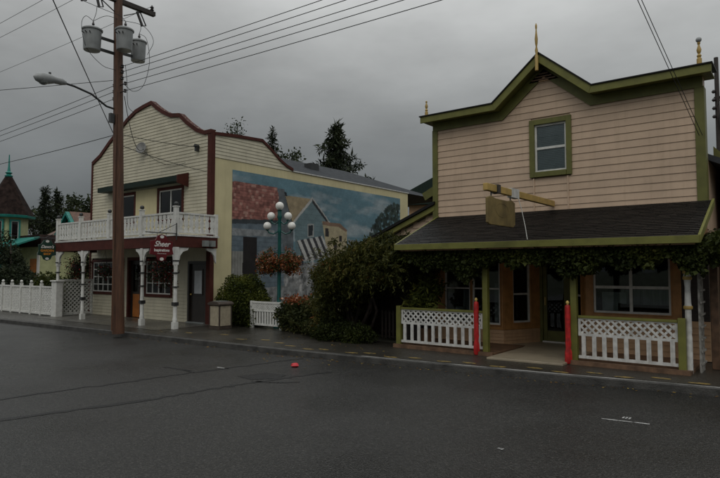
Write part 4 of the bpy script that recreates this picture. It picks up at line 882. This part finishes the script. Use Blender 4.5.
# ================================================================== utility pole
ux0, uy0 = -14.74, 8.32
up = thing('utility_pole', 'reddish brown wooden utility pole with three grey transformers at the kerb', 'utility pole', (ux0, uy0, .1))
m = MB(); m.tube([(-14.70 - .0055 * 1.1 * i, 8.46 - .0205 * 1.1 * i, .1 + 1.1 * i) for i in range(11)], [.158 - .0056 * i for i in range(11)], 16); m.build('shaft', 'pole_wood', up, smooth=True)
m = MB(); m.box(ux0 - .06, ux0 + .06, 7.15, 9.38, 9.10, 9.22); ca_ = m.build('crossarm', 'dark_wood', up)
m = MB(); m.tube([(ux0, uy0 + .12, 8.8), (ux0, 9.0, 9.1)], .015, 6); m.tube([(ux0, uy0 - .12, 8.8), (ux0, 7.65, 9.1)], .015, 6); m.build('brace', 'dark_metal', ca_)
for y in (7.25, 7.75, 9.3): m = MB(); m.lathe(ux0, y, [(.02, 9.22), (.06, 9.27), (.03, 9.30), (.055, 9.34), (.02, 9.40)], 10); m.build('pin_insulator', 'insulator', ca_, smooth=True)
def cutout(y, z, tilt):
    m = MB(); m.bar((ux0, y - .02, z + .2), (ux0, y + .06 + tilt, z - .17), .05, .05); m.tube([(ux0, y + .08, z + .22), (ux0, y + .17 + tilt, z - .12)], .018, 6); m.tube([(ux0, y - .02, z + .18), (ux0, y + .1, z + .22)], .012, 5); m.tube([(ux0, y + .06 + tilt, z - .15), (ux0, y + .17 + tilt, z - .12)], .012, 5); m.build('fuse_cutout', 'insulator', up)
cutout(8.85, 8.86, .10); cutout(7.66, 8.95, .02); cutout(7.2, 8.95, .02)
tpos = [(-14.80, 7.60, 7.60, .235), (-14.35, 8.25, 7.69, .22), (-14.75, 8.90, 7.67, .21)]
for (x, y, z, r_) in tpos:
    m = MB(); m.lathe(x, y, [(r_ * .86, z - .02), (r_ * .9, z), (r_ * .98, z + .50), (r_, z + .52)], 22); tk = m.build('transformer', 'steel_grey', up, smooth=True)
    m = MB(); m.lathe(x, y, [(r_ * 1.1, z + .51), (r_ * 1.12, z + .54), (r_ * .9, z + .58), (.03, z + .60)], 22); m.build('lid', 'steel_grey', tk, smooth=True)
    m = MB(); m.lathe(x + .04, y, [(.03, z + .59), (.04, z + .62), (.025, z + .65), (.038, z + .68), (.025, z + .71), (.01, z + .78)], 10); m.build('bushing', 'insulator', tk, smooth=True)
    for a in (-.9, -.5, -.1): m = MB(); m.tube([(x + r_ * math.cos(a - .6), y + r_ * math.sin(a - .6), z + .38), (x + (r_ + .06) * math.cos(a - .6), y + (r_ + .06) * math.sin(a - .6), z + .41)], .014, 6); m.build('terminal', 'dark_metal', tk)
    for zz in (z + .08, z + .40): m = MB(); m.bar((x, y, zz), (ux0, uy0, zz - .02), .05, .07); m.build('mount_arm', 'dark_metal', up)
def sagwire(p, q, sag, n=14):
    p = Vector(p); q = Vector(q); return [p.lerp(q, i / n) + Vector((0, 0, -sag * 4 * (i / n) * (1 - i / n))) for i in range(n + 1)]
def wire(name, pts, r_, label, parent=None, group='overhead wires strung from the utility pole'):
    m = MB(); m.tube(pts, r_, 5)
    if parent: return m.build(name, 'wire', parent)
    return one(name, m, 'wire', label, 'wire', group)
# jumper loops belong to the pole
def smooth(pts, k=6):
    P = [Vector(p) for p in pts]; P = [P[0] * 2 - P[1]] + P + [P[-1] * 2 - P[-2]]; o = []
    for i in range(1, len(P) - 2):
        for j in range(k):
            t = j / k; a_, b_, c_, d_ = P[i - 1], P[i], P[i + 1], P[i + 2]; o.append(.5 * (2 * b_ + (c_ - a_) * t + (2 * a_ - 5 * b_ + 4 * c_ - d_) * t * t + (3 * b_ - a_ - 3 * c_ + d_) * t ** 3))
    return o + [P[-2]]
tL, tM, tR = (-14.76, 7.60, 8.37), (-14.31, 8.25, 8.46), (-14.71, 8.90, 8.44)
for pts in ([tL, (ux0, 7.66, 8.6), (ux0, 7.68, 8.8)], [tL, (ux0, 7.38, 8.42), (ux0, 7.28, 8.15), (ux0, 7.42, 7.6), (ux0, 7.85, 7.25), (ux0 + .05, 8.2, 7.2)],
            [tL, (ux0, 7.95, 8.62), (ux0 + .1, 8.3, 8.6), (ux0 + .2, 8.9, 8.62), (ux0 + .1, 9.3, 8.35), (ux0 + .05, 9.15, 7.9)],
            [tR, (ux0, 9.15, 8.35), (ux0 + .05, 9.22, 7.7), (ux0 + .05, 9.05, 7.0), (ux0 + .05, 8.75, 6.75), (ux0 + .1, 8.45, 6.85)],
            [tR, (ux0, 8.96, 8.6), (ux0, 8.95, 8.72)], [tM, (ux0 + .3, 8.15, 8.62), (ux0 + .1, 7.9, 8.72), (ux0, 7.3, 8.8)],
            [(ux0 + .12, 8.45, 7.4), (ux0 + .14, 8.5, 6.9), (ux0 + .12, 8.55, 6.3), (ux0 + .2, 8.7, 6.1)]): wire('jumper_wire', smooth(pts), .007, '', up)
rack = [(.2, 7.30), (.2, 7.15), (.2, 6.98), (.36, 6.80), (.36, 6.60)]
for dx, z in rack:
    m = MB(); m.tube([(ux0 + .1, uy0, z), (ux0 + dx, uy0, z)], .015, 6); m.lathe(ux0 + dx, uy0, [(.02, z - .05), (.045, z - .03), (.03, z), (.045, z + .03), (.02, z + .05)], 10); m.build('spool_insulator', 'insulator', up, smooth=True)
for z in (6.85, 6.68, 6.48): m = MB(); m.tube([(ux0 - .1, uy0, z), (ux0 - .22, uy0, z)], .015, 6); m.lathe(ux0 - .2, uy0, [(.02, z - .05), (.045, z - .03), (.03, z), (.045, z + .03), (.02, z + .05)], 10); m.build('spool_insulator', 'insulator', up, smooth=True)
m = MB(); m.tube([(ux0 + .13, uy0 - .1, .2), (ux0 + .11, uy0 - .09, 6.0)], .02, 6); m.build('ground_conduit', 'pole_wood', up)
m = MB(); m.box(ux0 - .02, ux0 + .08, uy0 - .24, uy0 - .12, 5.75, 6.0); m.build('photocell_box', 'dark_metal', up)
# cobra-head street light on the pole
ch = thing('cobra_street_light', 'grey cobra head street light on a curved arm from the wooden pole', 'street light', (ux0, uy0 - .15, 6.1))
m = MB(); m.tube([(ux0, uy0 - .12, 6.15), (ux0 - .03, uy0 - .3, 6.18), (ux0 - .06, uy0 - .7, 6.42), (ux0 - .08, uy0 - 1.15, 6.52), (ux0 - .1, uy0 - 1.45, 6.55)], .028, 8); m.build('arm', 'dark_metal', ch, smooth=True)
m = MB(); hx, hy, hz = ux0 - .1, uy0 - 1.35, 6.55
m.tube([(hx, hy, hz), (hx, hy - .10, hz + .01), (hx, hy - .28, hz + .01), (hx, hy - .42, hz - .0), (hx, hy - .58, hz - .02), (hx, hy - .72, hz - .02), (hx, hy - .78, hz - .03)], [.05, .085, .09, .13, .145, .10, .02], 14); hd = m.build('head', 'steel_grey', ch, smooth=True)
m = MB(); m.ball((hx, hy - .55, hz - .085), .12, 14, 8, .8); m.build('lens', 'lid', hd, smooth=True)
m = MB(); m.lathe(hx, hy - .4, [(.03, hz + .1), (.03, hz + .17), (.01, hz + .18)], 10); m.build('photocell', 'dark_metal', hd)
# overhead wires
nx_ = (26, 8.9)
for i, ((dx, z), z2) in enumerate(zip(rack, (7.2, 7.0, 6.72, 6.66, 6.45))):
    wire('overhead_wire', sagwire((ux0 + dx, uy0, z), (26, 8.8, z2 - .05), .28, 24), .008, ['top', 'second', 'third', 'fourth', 'lowest'][i] + ' of five black wires running from pole across the pink shop side sky')
for i, z in enumerate((6.85, 6.68, 6.48)): wire('overhead_wire', sagwire((ux0 - .2, uy0, z), (-60, 7.9, z + .5), .5, 20), .008, ['upper', 'middle', 'lower'][i] + ' of three black wires running from pole above the turret house')
wire('service_wire', sagwire((ux0 - .1, uy0 - .1, 6.95), (-44, -8, 7.3), .4), .008, 'single black wire running out behind the cobra head street light')
wire('service_wire', sagwire((ux0, uy0 - .12, 5.5), (-3.2, -1.02, 7.87), .05), .010, 'thick black cable crossing the road from pole to the top of the sky')
wire('service_wire', sagwire((ux0 + .05, uy0 + .16, 6.55), (-18.4, LY - .12, 6.05), .55), .010, 'slack black service wire drooping from pole to round dish', )
wire('service_wire', sagwire((-18.4, LY - .12, 6.0), (-16.05, LY - .06, 5.3), .25), .009, 'thin black wire looping across the gable below the round dish')
wire('service_wire', sagwire((ux0 - .05, uy0 + .15, 5.5), (-15.5, LY - .05, 5.75), .03), .009, 'thin black wire from pole to the gable lantern')
wire('service_wire', sagwire((ux0 - .05, uy0 + .15, 5.2), (-14.95, LY - .06, 4.9), .05), .009, 'thin black wire from pole to the maroon corner board')
wire('service_wire', sagwire((ux0 - .1, uy0 - .05, 5.45), (-60, 11.5, 9.0), .6), .010, 'thin black wire running low from pole over the lattice fence')
for i, (z, y2) in enumerate(((9.38, 7.25), (9.38, 7.75), (9.38, 9.3))): wire('primary_wire', sagwire((ux0, y2, z), (-62, y2 - 1, z + 2.2), .5, 20), .006, ['outer', 'inner', 'house side'][i] + ' high thin wire running from crossarm above the turret house')
for dx in (0, .05): wire('drop_cable', sagwire((-1.52 + dx, 12.10, 4.25), (-3.18 + dx, .9, 10.95), .03), .006, 'one of two black drop cables descending to the pink shop corner board', group='twin drop cables at the pink shop corner')
fp_ = thing('far_utility_pole', 'distant dark utility pole with wires beyond the pink shop corner', 'utility pole', (-.5, 24, .1))
fx_, fy_ = -2.42, 24.0
m = MB(); m.tube([(fx_, fy_, .1), (fx_, fy_, 9.4)], [.09, .07], 10); m.build('shaft', 'dark_wood', fp_)
m = MB(); m.box(fx_ - .1, fx_ + .9, fy_ - .04, fy_ + .04, 7.9, 7.98); m.build('crossarm', 'dark_wood', fp_)
m = MB(); m.lathe(fx_ + .18, fy_ - .2, [(.11, 6.9), (.12, 7.3), (.05, 7.34)], 12); m.build('transformer', 'dark_metal', fp_)
for k in range(4): m = MB(); m.lathe(fx_ - .1, fy_ - .08, [(.03, 7.2 + k * .3), (.07, 7.26 + k * .3), (.03, 7.32 + k * .3)], 8); m.build('insulator', 'insulator', fp_)
fp_.location = (fx_, fy_, .1)
for ch_ in fp_.children: ch_.location = Vector((-.5, 24, .1)) - Vector((fx_, fy_, .1))
for dx in (-.1, .06): wire('rising_wire', sagwire((fx_ + .1 + dx, fy_ - .1, 7.6), (.9 + dx, 6.0, 7.0), .1), .010, 'black wire rising steeply beside the far utility pole', group='wires beside the far pole')

# ================================================================== planting
def plant(name, label, cat, loc, group=None): return thing(name, label, cat, loc, group)
# wisteria arbour
wv = plant('wisteria_shrub', 'large shaggy wisteria with reddish tips sprawling over the lean-to', 'shrub', (-9.0, 11.3, .1))
n = 78000; X = rng.uniform(-10.45, -6.95, n); Y = rng.uniform(10.35, 12.35, n)
ztop = np.interp(X, [-10.75, -10.3, -9.6, -8.5, -7.6, -6.95], [1.0, 1.45, 2.1, 2.52, 2.68, 2.35]) - .28 * np.abs(Y - 11.4) ** 1.5
zlow = np.interp(X, [-10.75, -10.0, -9.5, -9.1, -8.6, -8.0, -7.4, -6.95], [.15, .15, .2, .45, .95, 1.35, 1.55, 1.75])
tt = rng.random(n) ** .55; Z = zlow + (ztop - zlow) * tt
P = np.stack([X, Y, Z], 1); nz_c = hash3(P, 3.1); keep = ((nz_c > -.28) | (rng.random(n) < .25)) & (X > -.905 * Y + .35 * nz_c * .4); P = P[keep]; Z_ = nz_c[keep]
P[:, 2] += .10 * hash3(P, 5.5); P[:, 1] -= .12 * hash3(P, 4.1)
rv_ = .47 + .30 * hash3(P, 2.2) + .22 * np.clip((-9.2 - P[:, 0]) / 1.5, -.6, 1)
leaves('foliage', P, .088, 'leaf_wisteria', wv, aspect=.30, droop=.9, rnd=rv_)
for k in range(9):
    x = random.uniform(-9.9, -7.6); y = random.uniform(11.0, 12.0); m = MB(); p = Vector((random.uniform(-9.4, -8.9), 11.7, .1)); pts = [p]
    for j in range(6): p = p + Vector(((x - p.x) * .3 + random.gauss(0, .08), (y - p.y) * .3 + random.gauss(0, .06), .36)); pts.append(p)
    m.tube(pts, [.045 - .005 * j for j in range(7)], 7); m.build('stem', 'bark', wv, smooth=True)
# trailing sprays along its outline
sp_ = []
for k in range(210):
    y = random.uniform(10.2, 10.7) if random.random() < .6 else random.uniform(10.6, 12); x = random.uniform(-.89 * y, -7.0); zt = np.interp(x, [-10.75, -9.6, -8.5, -6.95], [1.05, 2.0, 2.42, 2.3]); z = zt + random.uniform(-.75, .12); d = Vector((random.gauss(0, .5), -random.random() * .6, random.uniform(-.2, .6))).normalized()
    for j in range(26): t = j / 25; q = Vector((x, y, z)) + d * t * .42 + Vector((0, 0, -.45 * t * t)); sp_.append((q.x, q.y, q.z))
leaves('trailing_sprays', sp_, .085, 'leaf_wisteria', wv, aspect=.28, droop=.8, rnd=.45 + .28 * hash3(np.array(sp_), 1.7))
# ivy along the porch eave
iv = plant('eave_ivy', 'dark ivy swag hanging along the whole eave of porch', 'ivy', (-4.2, 10.6, 1.8))
n = 34000; X = rng.uniform(-7.15, -1.3, n); Y = 10.42 + rng.random(n) * .42
bot = 1.86 + .10 * np.sin(X * 2.7 + 1) + .08 * np.sin(X * 6.1) + .05 * np.sin(X * 13) - .10 * np.exp(-((X + 5.5) / .25) ** 2) - .03 * np.clip(X + 3, 0, 2)
Z = bot + (2.245 - bot) * rng.random(n) ** .75; P = np.stack([X, Y, Z], 1); c_ = hash3(P, 4.0); keep = (c_ > -.35) | (rng.random(n) < .3); P = P[keep]
leaves('foliage', P, .065, 'leaf_vine', iv, aspect=.75, droop=.7, rnd=.42 + .35 * hash3(P, 3.3), out=np.array([0, -.5, 0]))
m = MB(); m.tube([(-7.1 + i * .3, 10.6 + .05 * math.sin(i), 2.16 + .03 * math.sin(i * 1.7)) for i in range(20)], .015, 6); m.build('stem', 'bark', iv)
iv2 = plant('corner_ivy', 'dark ivy mound spilling beyond the turned column corner', 'ivy', (-.9, 11.2, 1.7))
P = np.concatenate([blob(9000, (-.85, 11.1, 2.18), (.62, .7, .33), .2, 3.5, .3), blob(2500, (-.3, 11.3, 2.35), (.6, .6, .35), .2, 3.5, .3)])
leaves('foliage', P, .058, 'leaf_vine', iv2, aspect=.75, droop=.7, rnd=.35 + .35 * hash3(P, 3.3))
m = MB(); m.tube([(-1.15, 11.35, .12), (-1.05, 11.3, 1.0), (-.95, 11.2, 1.8), (-.6, 11.2, 2.2)], [.04, .035, .03, .015], 7); m.build('stem', 'bark', iv2)
# fern-like plant on the porch corner
pf = plant('leafy_pot_plant', 'bright green leafy plant behind the lattice fence near the wisteria', 'plant', (-6.75, 11.2, .175))
P = np.concatenate([blob(1300, (-6.85, 11.15, 1.1), (.34, .3, .32), .2, 3, .4), blob(700, (-6.65, 11.2, 1.4), (.26, .26, .26), .2, 3, .4)]); leaves('foliage', P, .12, 'leaf_bush', pf, aspect=.35, droop=.1, rnd=.55 + .3 * hash3(P, 4))
m = MB(); m.lathe(-6.75, 11.2, [(.13, .18), (.17, .45), (.18, .5), (.16, .5)], 14); m.build('pot', 'brown_board', pf); m = MB(); m.tube([(-6.75, 11.2, .45), (-6.78, 11.18, 1.2)], .025, 6); m.build('stem', 'bark', pf)
# clipped dome bush by the mural
bb_ = plant('dome_bush', 'rounded bright green bush beside the litter bin at mural wall', 'bush', (-13.75, 12.1, .1))
P = np.concatenate([blob(17000, (-13.85, 12.05, .78), (.82, .72, .88), .55, 3, .16, .12), blob(6000, (-13.3, 12.0, .55), (.62, .6, .62), .5, 3, .2, .12)])
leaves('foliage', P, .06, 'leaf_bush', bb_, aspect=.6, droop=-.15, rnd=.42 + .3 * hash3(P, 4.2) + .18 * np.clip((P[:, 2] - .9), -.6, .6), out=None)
for k in range(5): m = MB(); m.tube([(-13.8, 12.05, .1), (-13.8 + random.gauss(0, .15), 12.05 + random.gauss(0, .12), .6), (-13.8 + random.gauss(0, .35), 12.05 + random.gauss(0, .3), 1.1)], [.03, .02, .008], 6); m.build('stem', 'bark', bb_)
# hedge
hd_ = plant('mixed_hedge', 'low mixed hedge between the short white fence and the wisteria', 'hedge', (-10.8, 11.6, .1))
P = np.concatenate([blob(5500, (-11.3, 11.75, .52), (.62, .5, .5), .45, 3, .2, .1), blob(5500, (-10.5, 11.5, .55), (.65, .55, .56), .45, 3, .2, .1), blob(3500, (-9.8, 11.2, .42), (.6, .5, .45), .45, 3, .2, .1)])
leaves('foliage', P, .07, 'leaf_hedge', hd_, aspect=.55, droop=-.1, rnd=.40 + .33 * hash3(P, 4.2))
for k in range(7): x = -11.6 + k * .3; m = MB(); m.tube([(x, 11.6, .1), (x + random.gauss(0, .08), 11.6, .55)], [.02, .008], 5); m.build('stem', 'bark', hd_)
P = blob(260, (-10.9, 11.35, 1.0), (.55, .3, .14), .1); leaves('blossoms', P, .06, 'leaf_flower', hd_, aspect=.9, rnd=np.full(len(P), .7))
# dark low shrub at the arbour foot
ds = plant('low_dark_shrub', 'low dark shrub at the sidewalk edge under the wisteria', 'shrub', (-8.9, 10.6, .1))
P = np.concatenate([blob(4200, (-9.15, 10.75, .33), (.55, .42, .36), .4, 3, .2, .1), blob(2600, (-8.4, 10.75, .28), (.5, .35, .28), .4, 3, .2, .1)]); leaves('foliage', P, .06, 'leaf_vine', ds, aspect=.5, droop=-.2, rnd=.22 + .25 * hash3(P, 4.2))
m = MB(); m.tube([(-8.9, 10.7, .1), (-8.95, 10.7, .4)], .02, 5); m.build('stem', 'bark', ds)
ig = thing('iron_gate', 'low dark picket gate in shadow under the wisteria', 'gate', (-7.8, 11.66, .12))
for z in (.3, .72): m = MB(); m.box(-8.35, -7.32, 11.66, 11.69, z, z + .04); m.build('rail', 'dark_wood', ig)
for k in range(10): m = MB(); m.box(-8.32 + k * .107, -8.27 + k * .107, 11.63, 11.655, .16, .82); m.build('picket', 'dark_wood', ig)
# garden bed edge plants behind left fence
dc = plant('dark_yew_shrub', 'tall dark yew shrub behind the long lattice fence', 'shrub', (-32.5, 12.8, .1))
P = np.concatenate([blob(6500, (-34.0, 13.0, 1.7), (1.3, 1.1, 1.9), .4, 2, .25, .1), blob(4500, (-31.4, 12.6, 1.0), (1.5, .9, 1.25), .4, 2, .25, .1), blob(3000, (-29.5, 12.4, .7), (1.1, .7, .85), .4, 2, .25, .1)]); leaves('foliage', P, .16, 'leaf_conifer', dc, aspect=.4, droop=.3, rnd=.35 + .3 * hash3(P, 2.5))
m = MB(); m.tube([(-32.6, 12.9, .1), (-33.3, 13, 3.2)], [.1, .03], 7); m.build('trunk', 'bark', dc)
lbh = plant('garden_shrub', 'small green shrub behind the lattice fence under the green sign', 'shrub', (-25.6, 12, .1))
P = np.concatenate([blob(3000, (-26.6, 12, .9), (.9, .6, .8), .4, 2.5, .25, .1), blob(2600, (-24.6, 11.9, .8), (.9, .6, .7), .4, 2.5, .25, .1)]); leaves('foliage', P, .12, 'leaf_vine', lbh, aspect=.55, rnd=.4 + .3 * hash3(P, 3)); m = MB(); m.tube([(-25.6, 12, .1), (-25.6, 12, .9)], .03, 6); m.build('stem', 'bark', lbh)
pb = plant('porch_end_shrub', 'dark leafy shrub with red blooms behind the lattice screen', 'shrub', (-23.1, 12.2, .1))
P = blob(3600, (-23.2, 12.0, 1.35), (.8, .7, 1.15), .4, 2.5, .25, .1); leaves('foliage', P, .10, 'leaf_basket', pb, aspect=.55, rnd=.38 + .22 * hash3(P, 3)); m = MB(); m.tube([(-23.1, 12.1, .1), (-23.1, 12, 1.4)], .04, 6); m.build('stem', 'bark', pb)
# fallen leaves and the red scrap
n = 420; X = np.concatenate([rng.uniform(-16, 0, 230), rng.uniform(-9, -6, 60), rng.uniform(-16, -6, 130)]); KX = np.array(KP); Yk = np.interp(X, KX[:, 0], KX[:, 1])
Y = np.concatenate([Yk[:230] - np.abs(rng.normal(0, .12, 230)) - .02, Yk[230:290] - np.abs(rng.normal(0, .5, 60)), Yk[290:] + .2 + rng.random(130) * 1.6])
Z = np.where(Y > Yk, .126, .006); o = leaves('fallen_leaves', np.stack([X, Y, Z], 1), .045, 'leaf_fallen', None, aspect=.7); 
co = np.zeros(len(o.data.vertices) * 3, np.float32); o.data.vertices.foreach_get('co', co); co = co.reshape(-1, 3); zb = np.repeat(Z, 4); co[:, 2] = zb + np.clip((co[:, 2] - zb) * .25, 0, .01) + .001; o.data.vertices.foreach_set('co', co.ravel()); tag(o, kind='stuff')
b = MB(); pr_ = [(.05, .004), (.055, .02), (.04, .10), (.042, .105)]; 
rs_ = thing('red_paper_cup', 'crumpled bright red paper scrap lying on road near kerb', 'litter', (-7.63, 7.91, .004))
m = MB(); n = 9; P = [(-7.63 + r_ * (1 + .3 * math.sin(k * 2.3 + i)) * math.cos(6.283 * k / n), 7.91 + r_ * (1 + .3 * math.cos(k * 1.7 + i)) * math.sin(6.283 * k / n), z) for i, (r_, z) in enumerate(((.05, .004), (.075, .03), (.06, .06), (.02, .075))) for k in range(n)]
m.add(P, [(i * n + k, i * n + (k + 1) % n, (i + 1) * n + (k + 1) % n, (i + 1) * n + k) for i in range(3) for k in range(n)] + [tuple(range(n)), tuple(range(3 * n, 4 * n))]); m.build('crumpled_paper', 'scrap_red', rs_); rs_.name = 'red_paper_scrap'

# ================================================================== far left houses
th = thing('turret_house', 'pale green house with dark conical turret roof and teal trim', 'house', (-40.5, 16.5, .1))
tx, tyy = -41.6, 16.0
def octa(x, y, prof, n=8, rot=.39): 
    mb = MB(); P = [(x + r_ * math.cos(rot + 2 * math.pi * k / n), y + r_ * math.sin(rot + 2 * math.pi * k / n), z) for r_, z in prof for k in range(n)]; mm2 = len(prof)
    mb.add(P, [(i * n + k, i * n + (k + 1) % n, (i + 1) * n + (k + 1) % n, (i + 1) * n + k) for i in range(mm2 - 1) for k in range(n)] + [tuple(range(n)), tuple(range((mm2 - 1) * n, mm2 * n))]); return mb
octa(tx, tyy, [(1.2, .1), (1.2, 5.4)]).build('turret_wall', 'pale_green_wall', th)
rf_ = octa(tx, tyy, [(1.58, 5.3), (1.52, 5.45), (.8, 6.8), (.2, 7.95), (.05, 7.98)]).build('turret_roof', 'roof_turret', th)
octa(tx, tyy, [(1.6, 5.18), (1.64, 5.33), (1.5, 5.36)]).build('eave_trim', 'teal', rf_)
m = MB(); m.lathe(tx, tyy, [(.2, 7.9), (.25, 8.0), (.12, 8.1), (.22, 8.2), (.1, 8.3), (.06, 8.6), (.03, 9.4)], 10); m.build('finial', 'teal', rf_, smooth=True)
for a in (0.0, -.7854, -1.5708):
    nx2, ny2 = math.cos(a), math.sin(a); ap = 1.2 * math.cos(math.pi / 8) + .085; fr = (tx + nx2 * ap + ny2 * .0, tyy + ny2 * ap, -ny2, nx2)
    for z0, z1 in ((3.75, 4.95), (1.2, 2.4)): window(th, fr, -.22, .22, z0, z1, cas=.1, casm='teal', nu=1, nz=1, back='maroon', depth=.06, casn=.05, glass='glass')
octa(tx, tyy, [(1.26, 3.25), (1.28, 3.4), (1.2, 3.45)]).build('string_course', 'teal', th)
m = MB(); m.box(-42.5, -37.6, 16.4, 22, .1, 3.3); m.build('main_wall', 'pale_green_wall', th)
m = MB(); m.prism([(14.6, 3.15), (16.2, 3.75), (16.2, 3.85), (14.6, 3.25)], 'x', -41.5, -37.3); m.build('porch_roof', 'teal', th)
for x in (-40.9, -39.2, -37.5): m = MB(); m.box(x - .07, x + .07, 14.7, 14.84, .1, 3.15); m.build('porch_post', 'teal', th)
m = MB(); m.box(-38.9, -38.1, 16.34, 16.395, .1, 2.5); dd = m.build('door', 'orange_panel', th)
m = MB(); m.box(-37.95, -37.65, 16.34, 16.395, .1, 2.9); m.build('corner_board', 'sign_white', th)
m = MB(); m.prism([(-42.8, 3.25), (-37.2, 3.25), (-37.6, 4.0), (-42.4, 4.0)], 'y', 16.3, 22.3); m.build('main_roof', 'roof_turret', th)
bh = thing('brown_roof_house', 'low house with brown shingled roof behind the green sign', 'house', (-44.5, 22, .1))
m = MB(); m.box(-49, -41.6, 20.5, 26, .1, 3.7); m.build('wall', 'brown_wall', bh)
m = MB(); m.prism([(20.0, 3.6), (23.2, 5.3), (26.4, 3.6)], 'x', -49.5, -41.2); m.build('roof', 'roof_brown', bh)
m = MB(); m.box(-44.2, -43.2, 20.44, 20.49, 1, 2.4); m.build('window', 'glass_dark', bh)
tg = thing('teal_gable_house', 'house with brown roof and teal gable trim beyond the balcony end', 'house', (-37, 22, .1))
m = MB(); m.prism([(-41.0, .1), (-37.8, .1), (-37.8, 3.8), (-39.4, 5.35), (-41.0, 3.8)], 'y', 19.0, 24); m.build('gable_wall', 'teal', tg)
m = MB(); m.prism([(-41.4, 3.55), (-39.4, 5.5), (-37.4, 3.55), (-37.4, 3.75), (-39.4, 5.72), (-41.4, 3.75)], 'y', 18.7, 18.95); m.build('bargeboard', 'teal', tg)
m = MB(); m.prism([(-41.3, 3.72), (-39.4, 5.6), (-37.5, 3.72), (-37.5, 3.82), (-39.4, 5.75), (-41.3, 3.82)], 'y', 18.97, 24.2); m.build('roof', 'roof_brown', tg)
m = MB(); m.box(-37.8, -30.5, 20.5, 24, .1, 3.9); m.build('wing_wall', 'tan_siding', tg)
m = MB(); m.prism([(20.0, 3.8), (22.2, 5.4), (24.4, 3.8)], 'x', -38.4, -30.0); m.build('wing_roof', 'roof_brown', tg)
m = MB(); m.box(-39.7, -39.1, 18.94, 18.985, 3.6, 4.4); m.build('window', 'glass_dark', tg)
# house far behind, between the mural wall and pink shop
fh = thing('far_house', 'far pale house with dark green curved roof behind the mural wall end', 'house', (-15.5, 34, .1))
m = MB(); m.box(-20, -13.2, 31, 37, .1, 6.0); m.build('wall', 'peach', fh)
m = MB(); m.prism([(-20.6, 5.9), (-20.6, 6.4), (-17.5, 7.6), (-15.6, 6.7), (-12.6, 5.9), (-12.6, 5.6)], 'y', 30.5, 37.5); m.build('roof', 'green_awning', fh)

# ================================================================== trees behind
def conifer(x, y, h, r_, label, zb=.1, dens=1.0, name='conifer_tree', size=.42, group='trees behind the shops', taper=.85, start=.18):
    t = thing(name, label, 'tree', (x, y, zb), group); m = MB(); m.tube([(x, y, zb), (x + .1, y, zb + h * .5), (x, y, zb + h)], [.02 * h, .012 * h, .01], 8); m.build('trunk', 'bark', t, smooth=True)
    pts = []; mb = MB(); nb_ = int(h * 9 * dens)
    for i in range(nb_):
        f = start + (1 - start) * (i / nb_) ** .9; z = zb + h * f; L_ = r_ * (1 - f) ** taper * random.uniform(.55, 1.15) + .12; a = i * 2.4 + random.gauss(0, .4); up_ = .25 * f - .12 + random.gauss(0, .12)
        d = Vector((math.cos(a), math.sin(a), up_)); e_ = Vector((x, y, z)) + d * L_ + Vector((0, 0, -.10 * L_)); mb.tube([(x, y, z), tuple(Vector((x, y, z)).lerp(e_, .5)), tuple(e_)], [.012 + .012 * L_, .01, .004], 4, False)
        k = int(10 + L_ * 17)
        for j in range(k):
            s_ = random.uniform(.12, 1.05); q = Vector((x, y, z)) + d * (L_ * s_) + Vector((random.gauss(0, .10 * L_ * (1.15 - s_) + .05), random.gauss(0, .10 * L_ * (1.15 - s_) + .05), -.10 * L_ * s_ * s_ + random.gauss(-.05, .09))); pts.append(tuple(q))
    mb.build('branches', 'bark', t); P = np.array(pts); leaves('crown', P, size, 'leaf_conifer', t, aspect=.22, droop=.25, rnd=.42 + .3 * hash3(P, 1.3)); return t
conifer(-33.6, 40, 15.0, 7.2, 'broad dark spruce rising behind the grey roof', size=.5, dens=1.7, taper=.92)
conifer(-41.9, 40, 15.8, 3.4, 'slender dark spruce left of the broad spruce behind the parapet', size=.4, dens=.9, taper=.9)
conifer(-57.8, 25.5, 9.6, 2.3, 'dark fir behind the brown roof house, the taller twin', size=.4, dens=1.4)
conifer(-56.4, 26.0, 9.2, 2.2, 'dark fir behind the brown roof house, the shorter twin', size=.4, dens=1.4)
def broad(x, y, h, rx_, label, n=3800, dens=.0, group='trees behind the shops', size=.24):
    t = thing('broadleaf_tree', label, 'tree', (x, y, .1), group); m = MB(); m.tube([(x, y, .1), (x + .1, y, h * .35), (x - .05, y, h * .6)], [.22, .16, .09], 8)
    tips = []
    for k in range(16):
        a = k * 2.4; e_ = (x + rx_ * .8 * math.cos(a) * random.uniform(.3, 1), y + rx_ * .8 * math.sin(a) * random.uniform(.3, 1), h * random.uniform(.6, .98)); m.tube([(x, y, h * random.uniform(.35, .55)), (x + (e_[0] - x) * .5, y + (e_[1] - y) * .5, h * .66), e_], [.07, .04, .012], 5); tips.append(e_)
    m.build('trunk', 'bark', t, smooth=True); P = np.concatenate([blob(n // 16, c, (rx_ * .38, rx_ * .38, h * .09), .1, 3, .3) for c in tips]); leaves('crown', P, size, 'leaf_tree', t, aspect=.6, rnd=.4 + .3 * hash3(P, 1.5))
broad(-49.6, 25, 8.0, 1.6, 'loose leafy tree behind the balcony end roof', 2600)
broad(-48.5, 40, 16.9, 2.6, 'thin topped leafy tree peeping over the curved parapet', 1700)
broad(-44.5, 38, 15.6, 1.6, 'small leafy treetop beside the parapet corner', 900)
broad(-37.8, 38, 12.9, 1.9, 'bushy leafy treetop between the two spruces', 2400)
broad(-62, 27, 7.8, 2.6, 'round leafy tree beside the fir pair behind the turret house', 2600)
broad(-13, 44, 7.2, 3.0, 'dim leafy tree far behind the gap between shops', 2600)
